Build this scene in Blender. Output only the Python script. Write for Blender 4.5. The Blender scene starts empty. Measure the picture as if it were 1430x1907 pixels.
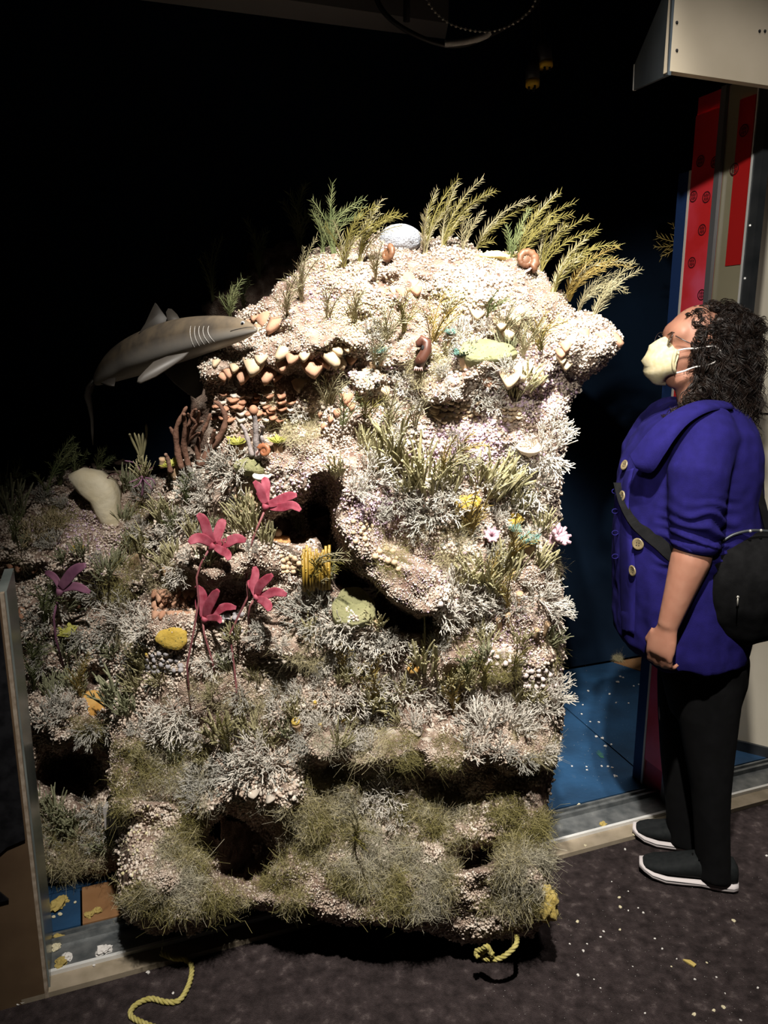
import bpy, bmesh, math, random
import numpy as np
from mathutils import Vector, Matrix
sc = bpy.context.scene
C = sc.collection
random.seed(7)
RNG = np.random.default_rng(7)

# ------------------------------------------------------------------ camera
F, PITCH, CAMH = 1440.0, math.radians(12.5), 1.55
cam_d = bpy.data.cameras.new('camera')
cam = bpy.data.objects.new('camera', cam_d); C.objects.link(cam)
cam.location = (0, 0, CAMH)
cam.rotation_euler = (math.radians(90) - PITCH, 0, 0)
cam_d.sensor_fit = 'VERTICAL'; cam_d.sensor_height = 24.0; cam_d.sensor_width = 18.0
cam_d.lens = F / 1907.0 * 24.0
cam_d.clip_start = 0.05
sc.camera = cam

# ------------------------------------------------------------------ light
w = bpy.data.worlds.new('dark_hall'); sc.world = w; w.use_nodes = True
w.node_tree.nodes['Background'].inputs[0].default_value = (0.9, 0.95, 1.0, 1)
w.node_tree.nodes['Background'].inputs[1].default_value = 0.0035
vs = sc.view_settings
vs.view_transform = 'Standard'; vs.look = 'None'; vs.exposure = 0.0; vs.gamma = 1.0
vs.use_curve_mapping = False

def spot(name, loc, target, power, half, blend, col, radius):
    d = bpy.data.lights.new(name, 'SPOT')
    d.energy = power; d.spot_size = math.radians(half * 2); d.spot_blend = blend
    d.color = col; d.shadow_soft_size = radius
    o = bpy.data.objects.new(name, d); C.objects.link(o)
    o.location = loc
    o.rotation_euler = (Vector(target) - Vector(loc)).to_track_quat('-Z', 'Y').to_euler()
    return o
spot('track_spotlight', (0.25, 0.50, 3.42), (0.20, 2.05, 1.50), 820, 16.5, 0.95, (1.0, 0.95, 0.86), 0.03)
spot('track_floodlight', (0.05, 0.30, 3.42), (0.14, 1.95, 0.72), 900, 24.8, 0.95, (1.0, 0.94, 0.86), 0.04)
spot('work_light', (-0.60, -1.00, 2.60), (1.05, 2.40, 1.45), 340, 12, 0.5, (1.0, 0.94, 0.85), 0.05)
spot('case_fill_light', (0.95, 2.60, 3.45), (0.86, 2.62, 0.0), 190, 17, 0.8, (1.0, 0.93, 0.85), 0.05)  # added fill to brighten the blue floor, no known fixture inside the case
spot('hall_spotlight', (0.76, 1.05, 3.5), (0.95, 2.10, 0.2), 90, 20, 0.8, (1.0, 0.93, 0.85), 0.05)

# ------------------------------------------------------------------ pixel helpers (image 1430 x 1907)
CP, SP = math.cos(PITCH), math.sin(PITCH)
def ray(u, v):
    x = (u - 715.0) / F; y = (953.5 - v) / F
    return (x, CP + y * SP, -SP + y * CP)
def at(u, v, Y):
    r = ray(u, v); t = Y / r[1]
    return Vector((t * r[0], Y, CAMH + t * r[2]))
def ground(u, v, z=0.0):
    r = ray(u, v); t = (z - CAMH) / r[2]
    return Vector((t * r[0], t * r[1], z))
def px(Y):            # metres covered by one pixel at distance Y
    return Y / F

# ------------------------------------------------------------------ materials
MATS = {}
def mat(name, col, rough=0.8, col2=None, scale=20.0, col3=None, bump=0.0, bscale=None, metal=0.0, spec=0.3,
        detail=4.0, lo=0.35, hi=0.65, sheen=0.0, trans=0.0, coord='Object', subsurf=0.0):
    if name in MATS: return MATS[name]
    m = bpy.data.materials.new(name); m.use_nodes = True
    nt = m.node_tree; b = nt.nodes['Principled BSDF']
    b.inputs['Base Color'].default_value = (*col, 1)
    b.inputs['Roughness'].default_value = rough
    b.inputs['Metallic'].default_value = metal
    b.inputs['Specular IOR Level'].default_value = spec
    if sheen: b.inputs['Sheen Weight'].default_value = sheen
    if trans: b.inputs['Transmission Weight'].default_value = trans
    if subsurf:
        b.inputs['Subsurface Weight'].default_value = subsurf
        b.inputs['Subsurface Radius'].default_value = (0.01, 0.004, 0.003)
    tc = nt.nodes.new('ShaderNodeTexCoord')
    if col2 is not None:
        n = nt.nodes.new('ShaderNodeTexNoise'); n.inputs['Scale'].default_value = scale
        n.inputs['Detail'].default_value = detail
        nt.links.new(tc.outputs[coord], n.inputs['Vector'])
        r = nt.nodes.new('ShaderNodeValToRGB')
        r.color_ramp.elements[0].position = lo; r.color_ramp.elements[0].color = (*col, 1)
        r.color_ramp.elements[1].position = hi; r.color_ramp.elements[1].color = (*col2, 1)
        if col3 is not None:
            e = r.color_ramp.elements.new(min(0.98, hi + 0.12)); e.color = (*col3, 1)
        nt.links.new(n.outputs['Fac'], r.inputs['Fac'])
        nt.links.new(r.outputs['Color'], b.inputs['Base Color'])
    if bump:
        n2 = nt.nodes.new('ShaderNodeTexNoise'); n2.inputs['Scale'].default_value = bscale or scale * 3
        n2.inputs['Detail'].default_value = 3
        nt.links.new(tc.outputs[coord], n2.inputs['Vector'])
        bp = nt.nodes.new('ShaderNodeBump'); bp.inputs['Strength'].default_value = bump
        bp.inputs['Distance'].default_value = 0.01
        nt.links.new(n2.outputs['Fac'], bp.inputs['Height'])
        nt.links.new(bp.outputs['Normal'], b.inputs['Normal'])
    MATS[name] = m
    return m

# ------------------------------------------------------------------ mesh builder
class MB:
    def __init__(s): s.v = []; s.f = []
    def add(s, verts, faces):
        o = len(s.v); s.v.extend([tuple(p) for p in verts]); s.f.extend([tuple(i + o for i in f) for f in faces]); return s
    def box(s, lo, hi, M=None):
        vs_ = [Vector((x, y, z)) for z in (lo[2], hi[2]) for y in (lo[1], hi[1]) for x in (lo[0], hi[0])]
        if M is not None: vs_ = [M @ p for p in vs_]
        return s.add(vs_, [(0,2,3,1),(4,5,7,6),(0,1,5,4),(2,6,7,3),(0,4,6,2),(1,3,7,5)])
    def tube(s, pts, rad, n=6, cap=True, flat=None):
        pts = [Vector(p) for p in pts]; k = len(pts)
        if not hasattr(rad, '__len__'): rad = [rad] * k
        up = None; rings = []
        for i, p in enumerate(pts):
            t = (pts[min(i+1, k-1)] - pts[max(i-1, 0)])
            if t.length < 1e-9: t = Vector((0, 0, 1))
            t.normalize()
            if up is None: up = t.orthogonal().normalized()
            up = (up - t * up.dot(t))
            if up.length < 1e-6: up = t.orthogonal()
            up.normalize(); w_ = t.cross(up)
            fl = flat if flat else 1.0
            rings.append([p + (up * math.cos(a) + w_ * math.sin(a) * fl) * rad[i] for a in [2 * math.pi * j / n for j in range(n)]])
        o = len(s.v)
        for r in rings: s.v.extend([tuple(q) for q in r])
        for i in range(k - 1):
            for j in range(n):
                a = o + i * n + j; b = o + i * n + (j + 1) % n
                s.f.append((a, b, b + n, a + n))
        if cap:
            s.f.append(tuple(o + j for j in reversed(range(n))))
            s.f.append(tuple(o + (k - 1) * n + j for j in range(n)))
        return s
    def loft(s, rings, cap=True):
        n = len(rings[0]); o = len(s.v)
        for r in rings: s.v.extend([tuple(q) for q in r])
        for i in range(len(rings) - 1):
            for j in range(n):
                a = o + i * n + j; b = o + i * n + (j + 1) % n
                s.f.append((a, b, b + n, a + n))
        if cap:
            s.f.append(tuple(o + j for j in reversed(range(n))))
            s.f.append(tuple(o + (len(rings) - 1) * n + j for j in range(n)))
        return s
    def ell(s, c, r, M=None, nu=16, nv=10):
        c = Vector(c); vs_ = []; fs = []
        for i in range(nv + 1):
            th = math.pi * i / nv
            for j in range(nu):
                a = 2 * math.pi * j / nu
                p = Vector((r[0] * math.sin(th) * math.cos(a), r[1] * math.sin(th) * math.sin(a), r[2] * math.cos(th)))
                if M is not None: p = M @ p
                vs_.append(c + p)
        for i in range(nv):
            for j in range(nu):
                a = i * nu + j; b = i * nu + (j + 1) % nu
                fs.append((a, a + nu, b + nu, b))
        return s.add(vs_, fs)
    def poly(s, pts, nrm, th):      # thick plate from an outline
        nrm = Vector(nrm).normalized(); pts = [Vector(p) for p in pts]; n = len(pts)
        a = [p + nrm * th / 2 for p in pts]; b = [p - nrm * th / 2 for p in pts]
        return s.add(a + b, [tuple(range(n)), tuple(reversed(range(n, 2 * n)))] +
                     [(i, i + n, (i + 1) % n + n, (i + 1) % n) for i in range(n)])
    def mesh(s, name):
        me = bpy.data.meshes.new(name); me.from_pydata(s.v, [], s.f); me.validate(); me.update(); return me
    def build(s, name, m, parent=None, smooth=False, fix=True):
        me = s.mesh(name)
        if fix:
            bm = bmesh.new(); bm.from_mesh(me); bmesh.ops.recalc_face_normals(bm, faces=bm.faces); bm.to_mesh(me); bm.free()
        return obj(name, me, m, parent, smooth)
def obj(name, me, m, parent=None, smooth=False):
    o = bpy.data.objects.new(name, me); C.objects.link(o)
    if m is not None and not me.materials: me.materials.append(m)
    if smooth: me.polygons.foreach_set('use_smooth', [True] * len(me.polygons))
    if parent is not None:
        o.parent = parent
        if parent.type == 'EMPTY' or True: o.matrix_parent_inverse = parent.matrix_basis.inverted()
    return o
def empty(name, loc=(0, 0, 0)):
    o = bpy.data.objects.new(name, None); C.objects.link(o); o.location = loc
    o.empty_display_size = 0.05
    return o
def tag(o, label=None, cat=None, group=None, kind=None):
    if label: o['label'] = label
    if cat: o['category'] = cat
    if group: o['group'] = group
    if kind: o['kind'] = kind
    return o
def np_mesh(name, V, Fq, m, parent=None, smooth=True):
    me = bpy.data.meshes.new(name)
    V = np.asarray(V, dtype=np.float32); Fq = np.asarray(Fq, dtype=np.int32)
    me.vertices.add(len(V)); me.vertices.foreach_set('co', V.ravel())
    k = Fq.shape[1]
    me.loops.add(Fq.size); me.loops.foreach_set('vertex_index', Fq.ravel())
    me.polygons.add(len(Fq)); me.polygons.foreach_set('loop_start', np.arange(0, Fq.size, k, dtype=np.int32))
    me.polygons.foreach_set('use_smooth', np.full(len(Fq), smooth))
    me.update(calc_edges=True); me.validate()
    return obj(name, me, m, parent)

# ------------------------------------------------------------------ numpy noise
def _hash(ix, iy, iz, seed):
    h = (ix * 374761393 + iy * 668265263 + iz * 2147483647 + seed * 144269504) & 0xffffffff
    h = ((h ^ (h >> 13)) * 1274126177) & 0xffffffff
    h = ((h ^ (h >> 16)) * 2246822519) & 0xffffffff
    return ((h ^ (h >> 15)) & 0xffff) / 65535.0
def vnoise(P, scale, seed=0):
    Q = np.asarray(P) * scale; I = np.floor(Q).astype(np.int64); fr = Q - I; fr = fr * fr * (3 - 2 * fr)
    out = 0
    for dx in (0, 1):
        for dy in (0, 1):
            for dz in (0, 1):
                wt = (fr[..., 0] if dx else 1 - fr[..., 0]) * (fr[..., 1] if dy else 1 - fr[..., 1]) * (fr[..., 2] if dz else 1 - fr[..., 2])
                out = out + wt * _hash(I[..., 0] + dx, I[..., 1] + dy, I[..., 2] + dz, seed)
    return out * 2 - 1
def worley(P, scale, seed=0):
    Q = np.asarray(P) * scale; I = np.floor(Q).astype(np.int64); best = np.full(Q.shape[:-1], 9.0)
    for dx in (-1, 0, 1):
        for dy in (-1, 0, 1):
            for dz in (-1, 0, 1):
                J = I + np.array([dx, dy, dz])
                d2 = 0
                for k in range(3):
                    d2 = d2 + (J[..., k] + _hash(J[..., 0], J[..., 1], J[..., 2], seed + 17 * k + 1) - Q[..., k]) ** 2
                best = np.minimum(best, d2)
    return np.sqrt(best)
# ------------------------------------------------------------------ setting
# front line of the display case: passes the threshold on the floor
D0 = Vector((-0.816, 1.583, 0)); DX = Vector((2.143, 0.81, 0)).normalized(); DY = Vector((-DX.y, DX.x, 0))
def case(a, b, z=0.0): return D0 + DX * a + DY * b + Vector((0, 0, z))       # along the line, into the case
CM = Matrix(((DX.x, DY.x, 0, D0.x), (DX.y, DY.y, 0, D0.y), (0, 0, 1, 0), (0, 0, 0, 1)))
def cbox(name, lo, hi, m, parent=None): return MB().box(lo, hi, CM).build(name, m, parent)

m_carpet = mat('carpet', (0.026, 0.020, 0.020), 1.0, (0.055, 0.042, 0.042), 38, (0.11, 0.088, 0.085), 0.9, 420, spec=0.05, detail=9, lo=0.32, hi=0.6)
fl = MB().box((-4, -2.5, -0.06), (4, 5.5, -0.012)).build('floor', m_carpet); tag(fl, 'dark brown speckled carpet covering the hall floor', 'floor', kind='structure')
m_navy = mat('navy_paint', (0.004, 0.010, 0.022), 0.85, (0.006, 0.016, 0.036), 3, spec=0.1)
m_blackwall = mat('black_paint', (0.002, 0.002, 0.003), 0.95, spec=0.05)
# blue painted boards inside the case
m_blue = mat('blue_floor_paint', (0.008, 0.030, 0.068), 0.55, (0.013, 0.052, 0.12), 5, (0.07, 0.105, 0.14), 0.15, 60, spec=0.35, detail=8, lo=0.38, hi=0.66)
m_orange = mat('orange_board', (0.17, 0.085, 0.035), 0.7, (0.21, 0.11, 0.05), 14, spec=0.2)
df = empty('display_floor', case(1.2, 0.8)); tag(df, 'blue painted display floor boards flecked with paint behind the threshold', 'floor', kind='structure')
cbox('subfloor', (-0.6, 0.19, -0.05), (3.2, 1.3, -0.012), m_navy, df)
def board(pts, m):
    mb = MB(); mb.poly([case(a, b, -0.006) for a, b in pts], (0, 0, 1), 0.012); return mb.build('floor_board', m, df)
board([(-0.35, 0.215), (0.072, 0.215), (0.070, 0.37), (-0.35, 0.37)], m_blue)
board([(0.077, 0.215), (0.42, 0.215), (0.42, 0.37), (0.075, 0.37)], m_orange)
board([(-0.35, 0.374), (0.42, 0.374), (0.42, 1.17), (-0.35, 1.17)], m_blue)
board([(0.424, 0.215), (1.985, 0.215), (2.045, 1.17), (0.424, 1.17)], m_blue)
board([(1.991, 0.215), (2.61, 0.215), (2.61, 0.95), (2.52, 1.17), (2.051, 1.17)], m_blue)
board([(2.616, 0.215), (3.1, 0.215), (3.1, 1.17), (2.53, 1.17), (2.616, 0.96)], m_orange)
# aluminium track and pale trim strip under the removed glass
m_alu = mat('aluminium', (0.10, 0.11, 0.115), 0.42, (0.22, 0.23, 0.23), 22, (0.34, 0.34, 0.32), 0.1, 200, metal=0.55, spec=0.4, detail=8)
m_aluedge = mat('bright_aluminium', (0.7, 0.7, 0.68), 0.35, metal=0.3)
m_trim = mat('tan_trim', (0.20, 0.165, 0.115), 0.8, (0.27, 0.225, 0.165), 20, spec=0.2)
tr = empty('trim_1', case(1.2, 0.1)); tag(tr, 'dusty aluminium sill track running under the opened display case', 'trim', kind='structure')
cbox('track_plate', (-0.02, 0.062, -0.03), (3.2, 0.150, 0.006), m_alu, tr)
cbox('track_rib', (-0.02, 0.150, -0.03), (3.2, 0.160, 0.022), m_alu, tr)
cbox('track_channel', (-0.02, 0.160, -0.03), (3.2, 0.186, 0.002), m_alu, tr)
cbox('track_lip', (-0.02, 0.186, -0.03), (3.2, 0.194, 0.012), m_alu, tr)
cbox('front_edge', (-0.02, 0.053, -0.03), (3.2, 0.063, 0.013), m_aluedge, tr)
t2 = cbox('trim_2', (-0.06, 0.0, -0.03), (3.2, 0.055, 0.002), m_trim); tag(t2, 'pale tan trim strip between carpet and metal sill', 'trim', kind='structure')

# back wall of the case and hall shell
mb = MB(); A, B = case(-1.6, 1.19), case(3.4, 1.19)
mb.add([A, B, B + Vector((0, 0, 3.9)), A + Vector((0, 0, 3.9))], [(0, 1, 2, 3)])
wb = mb.build('wall_back', m_navy, fix=False); tag(wb, 'unlit deep navy back wall of the display case', 'wall', kind='structure')
ce = MB().box((-4, -2.5, 4.05), (4, 5.5, 4.12)).build('ceiling', m_blackwall); tag(ce, 'black painted ceiling hidden in darkness', 'ceiling', kind='structure')
wl = MB().box((-4.05, -2.5, -0.05), (-4, 5.5, 4.1)).build('wall_left', m_blackwall); tag(wl, 'black side wall of the hall, left', 'wall', kind='structure')
# grey beam under the ceiling, top of the picture
m_beam = mat('grey_beam', (0.06, 0.06, 0.062), 0.9)
bA, bB = at(440, -14, 2.05), at(715, 26, 2.35)
bd = (bB - bA).normalized()
mb = MB(); mb.add([bA + bd * -0.4, bB + bd * 0.25, bB + bd * 0.25 + Vector((0, 0, 0.3)), bA + bd * -0.4 + Vector((0, 0, 0.3)),
                   bA + bd * -0.4 + Vector((0, .12, 0)), bB + bd * 0.25 + Vector((0, .12, 0)), bB + bd * 0.25 + Vector((0, .12, 0.3)), bA + bd * -0.4 + Vector((0, .12, 0.3))],
                  [(0,1,2,3),(5,4,7,6),(0,4,5,1),(3,2,6,7),(0,3,7,4),(1,5,6,2)])
be = mb.build('ceiling_beam', m_beam); tag(be, 'dim grey beam crossing the dark ceiling', 'beam', kind='structure')

# left partition: brown board, clear acrylic edge strip, torn black sheeting
m_board = mat('brown_hardboard', (0.075, 0.045, 0.024), 0.75, (0.11, 0.07, 0.038), 7, spec=0.25, detail=6)
m_bsheet = mat('black_sheeting', (0.004, 0.004, 0.005), 0.45, (0.012, 0.012, 0.014), 40, spec=0.4)
m_edge = mat('raw_board_edge', (0.22, 0.17, 0.12), 0.9, (0.34, 0.28, 0.22), 60)
m_acr = mat('acrylic_edge', (0.10, 0.115, 0.11), 0.25, (0.17, 0.19, 0.18), 8, spec=0.5)
pa = empty('wall_partition', case(-0.3, 0.02)); tag(pa, 'brown hardboard partition with torn black sheeting beside the reef', 'wall', kind='structure')
cbox('hardboard', (-0.9, 0.00, -0.012), (-0.008, 0.012, 1.02), m_board, pa)
cbox('board_edge', (-0.008, -0.001, -0.012), (0.000, 0.014, 1.02), m_edge, pa)
cbox('acrylic_strip', (-0.016, 0.016, -0.012), (0.004, 0.20, 1.02), m_acr, pa)
sh = MB()
prof = [(-0.9, 1.02), (-0.9, 0.33), (-0.40, 0.345), (-0.30, 0.36), (-0.22, 0.375), (-0.14, 0.40), (-0.09, 0.39), (-0.05, 0.42), (-0.012, 0.43), (-0.012, 1.02)]
sh.poly([case(a, -0.004, z) for a, z in prof], DY, 0.006); sh.build('black_sheet', m_bsheet, pa)
sh = MB(); prof = [(-0.5, 0.32), (-0.5, 0.24), (-0.16, 0.28), (-0.06, 0.285), (-0.09, 0.33), (-0.17, 0.345)]
sh.poly([case(a, -0.006, z) for a, z in prof], DY, 0.005); sh.build('torn_flap', m_bsheet, pa)

# header box at upper right
m_cream = mat('cream_paint', (0.31, 0.27, 0.205), 0.7, (0.35, 0.305, 0.24), 6, spec=0.25, detail=6)
m_grey = mat('grey_metal', (0.045, 0.06, 0.075), 0.5, (0.075, 0.09, 0.105), 10, spec=0.4, metal=0.3)
m_dark = mat('dark_hole', (0.01, 0.01, 0.01), 0.9)
hb = empty('header_box', (0.9, 1.9, 2.1)); tag(hb, 'cream painted header box with grey metal end above the display case', 'header', kind='structure')
h0 = at(1247, 132, 1.80); h1 = h0 + DX * 1.6
mb = MB(); up = Vector((0, 0, 0.7)); dn = DY * 0.02
mb.add([h0, h1, h1 + up, h0 + up, h0 + dn, h1 + dn, h1 + up + dn, h0 + up + dn], [(0,1,2,3),(5,4,7,6),(0,4,5,1),(3,2,6,7),(0,3,7,4),(1,5,6,2)])
mb.build('front_panel', m_cream, hb)
hs = at(1182, 168, 2.17); hs2 = at(1184, 120, 2.17)
h0b = h0 + Vector((0, 0, -0.008)); ht = at(1236, -4, 1.88)
mb = MB(); mb.poly([h0b, hs, hs2, ht, h0 + Vector((-.004, 0, 0.25))], DX, 0.008); mb.build('side_panel', m_grey, hb)
mb = MB(); mb.tube([hs, hs2], 0.006, 5); mb.build('side_edge', m_aluedge, hb)
for u, v in ((1260, 42), (1260, 94), (1424, 58), (1414, 58)):
    p = at(u, v, 1.9)
    k = (h0 - p).dot(DY) ; d_ = Vector((p.x, p.y, p.z - CAMH)); tt = (h0 - Vector((0, 0, CAMH))).dot(DY) / d_.dot(DY)
    q = Vector((0, 0, CAMH)) + d_ * tt
    MB().ell(q, (0.0035, 0.0035, 0.0035), nu=8, nv=5).build('screw_hole', m_dark, hb)

# right return of the case: acrylic wall with red protective film
m_red = mat('red_film', (0.62, 0.025, 0.028), 0.35, (0.70, 0.05, 0.075), 5, (0.72, 0.09, 0.16), spec=0.5, lo=0.42, hi=0.55)
m_redd = mat('red_film_double', (0.38, 0.012, 0.012), 0.35, spec=0.5)
m_redink = mat('dark_red_ink', (0.055, 0.006, 0.008), 0.6)
m_gloss = mat('glossy_beige', (0.22, 0.20, 0.13), 0.22, (0.27, 0.25, 0.17), 4, spec=0.6)
m_post = mat('dark_metal_post', (0.035, 0.04, 0.045), 0.4, (0.06, 0.065, 0.07), 12, metal=0.5)
m_bluebd = mat('blue_board', (0.012, 0.035, 0.12), 0.6)
m_white = mat('white_edge', (0.62, 0.58, 0.52), 0.8)
RS = Vector((1.015, 2.275, 0)); RD = DY
def side(t, z): return RS + RD * t + Vector((0, 0, z))
wr = empty('wall_right', RS); tag(wr, 'case return wall with red protective film behind the woman', 'wall', kind='structure')
def strip(name, t0, t1, z0, z1, m, off=0.0, th=0.006):
    mb = MB(); o = DX * -off
    return mb.poly([side(t0, z0) + o, side(t1, z0) + o, side(t1, z1) + o, side(t0, z1) + o], DX, th).build(name, m, wr)
strip('beige_panel', 0.0, 0.112, 0.0, 2.25, m_gloss)
strip('acrylic_panel', 0.112, 0.235, 0.0, 2.25, mat('acrylic_back', (0.35, 0.02, 0.03), 0.3))
strip('red_film', 0.132, 0.235, 0.10, 2.20, m_red, 0.006, 0.003)
strip('red_film', 0.010, 0.066, 1.76, 2.2, m_redd, 0.006, 0.003)
strip('angle_strip', 0.110, 0.130, 0.0, 2.25, mat('angle_strip', (0.16, 0.16, 0.17), 0.35, metal=0.4), 0.012, 0.012)
strip('white_edge', 0.235, 0.244, 0.0, 2.05, m_white, 0.004, 0.010)
strip('blue_board', 0.244, 0.292, 0.0, 2.05, m_bluebd, 0.0, 0.012)
def emblem(u, v, rz, t_guess):
    # where the ray meets the film plane
    d_ = Vector(ray(u, v)); o = Vector((0, 0, CAMH)); pl = RS - DX * 0.0095
    k = (pl - o).dot(DX) / d_.dot(DX); c = o + d_ * k
    ring = MB(); n = 20
    for r0, r1 in ((1.0, 0.80),):
        vv = []; ff = []
        for i in range(n):
            a = 2 * math.pi * i / n
            for r in (r0, r1): vv.append(c + DY * (math.cos(a) * r * rz) + Vector((0, 0, math.sin(a) * r * rz)))
        for i in range(n): ff.append((2 * i, 2 * i + 1, (2 * i + 3) % (2 * n), (2 * i + 2) % (2 * n)))
        ring.add(vv, ff)
    for dx in (-0.38, 0.0, 0.38):
        hgt = 0.62 if dx == 0 else 0.5
        for z0, z1 in ((-hgt, -0.06), (0.06, hgt)):
            vv = [c + DY * ((dx + a) * rz) + Vector((0, 0, z * rz)) for a, z in ((-0.12, z0), (0.12, z0), (0.12, z1), (-0.12, z1))]
            ring.add(vv, [(0, 1, 2, 3)])
    ring.build('film_emblem', m_redink, wr, fix=False)
for u, v in ((1291, 366), (1315, 367), (1307, 428), (1288, 489), (1306, 549), (1304, 300), (1331, 302)): emblem(u, v, 0.0165, 0.2)
for u, v in ((1385, 243), (1367, 315)): emblem(u, v, 0.0165, 0.03)
# post in front of it
mb = MB(); P0 = RS + DX * -0.012
def pbox(a0, a1, b0, b1, z0, z1):
    M = Matrix(((DX.x, DY.x, 0, RS.x), (DX.y, DY.y, 0, RS.y), (0, 0, 1, 0), (0, 0, 0, 1)))
    return MB().box((a0, b0, z0), (a1, b1, z1), M)
pbox(-0.012, 0.012, -0.038, -0.001, 0, 2.6).build('post', m_post, wr)
pbox(-0.016, -0.012, -0.006, -0.002, 0, 2.6).build('post_edge', m_aluedge, wr)
for z in (1.86, 1.72, 1.63, 1.45, 1.30):
    q = RS + DX * -0.0125 + DY * -0.018 + Vector((0, 0, z)); MB().ell(q, (0.004,) * 3, nu=8, nv=5).build('screw', m_aluedge, wr)
# cream wall at far right
m_wall2 = mat('cream_wall', (0.50, 0.46, 0.37), 0.75, (0.56, 0.52, 0.43), 3, spec=0.2, detail=5)
wc = empty('wall_cream', (1.6, 2.6, 0)); tag(wc, 'cream panelled wall at the right edge behind the shoulder bag', 'wall', kind='structure')
q0 = Vector((1.20, 2.86, 0)); qd = Vector((1.0, -0.62, 0)).normalized(); qn = Vector((-qd.y, qd.x, 0))
def wpanel(z0, z1):
    a = q0; b = q0 + qd * 1.8
    mb = MB(); mb.poly([a + Vector((0, 0, z0)), b + Vector((0, 0, z0)), b + Vector((0, 0, z1)), a + Vector((0, 0, z1))], qn, 0.03)
    return mb.build('wall_panel', m_wall2, wc)
wpanel(0.0, 1.292); wpanel(1.300, 3.2)
a = q0 - qn * 0.02; mb = MB(); mb.poly([a + Vector((0, 0, 0)), a + qd * 1.8, a + qd * 1.8 + Vector((0, 0, .04)), a + Vector((0, 0, .04))], qn, 0.012); mb.build('wall_base', m_post, wc)
# ------------------------------------------------------------------ the reef: rock surfaces
def seg_dist(U, V, a, b):
    ax, ay = a; bx, by = b; dx, dy = bx - ax, by - ay
    t = np.clip(((U - ax) * dx + (V - ay) * dy) / max(dx * dx + dy * dy, 1e-9), 0, 1)
    return np.hypot(U - ax - t * dx, V - ay - t * dy)
def inside(U, V, poly):
    r = np.zeros(U.shape, bool); n = len(poly)
    for i in range(n):
        x0, y0 = poly[i]; x1, y1 = poly[(i + 1) % n]
        if y0 == y1: continue
        c = ((V < y0) != (V < y1)) & (U < (x1 - x0) * (V - y0) / (y1 - y0) + x0)
        r ^= c
    return r
def bump(U, V, u, v, ru, rv, a, p=1.0):
    return a * np.exp(-(((U - u) / ru) ** 2 + ((V - v) / rv) ** 2) ** p)
def win(x, a, b, s): return 1 / (1 + np.exp(-(x - a) / s)) * (1 / (1 + np.exp((x - b) / s)))
def ledge(U, V, u0, u1, vt, ve, a, tilt=0.0, soft=5.0):
    V2 = V - tilt * (U - (u0 + u1) / 2) + 9 * np.sin(U / 23.0) + 6 * np.sin(U / 11.0 + 1)
    t = np.clip((V2 - vt) / (ve - vt), 0, 1); t = t * t * (3 - 2 * t)
    return a * win(U, u0, u1, 14.0) * t / (1 + np.exp((V2 - ve) / soft))
def capsule(U, V, pts, r, a):
    d = np.full(U.shape, 1e9)
    for p, q in zip(pts[:-1], pts[1:]): d = np.minimum(d, seg_dist(U, V, p, q))
    return a * np.exp(-(d / r) ** 4)

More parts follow.
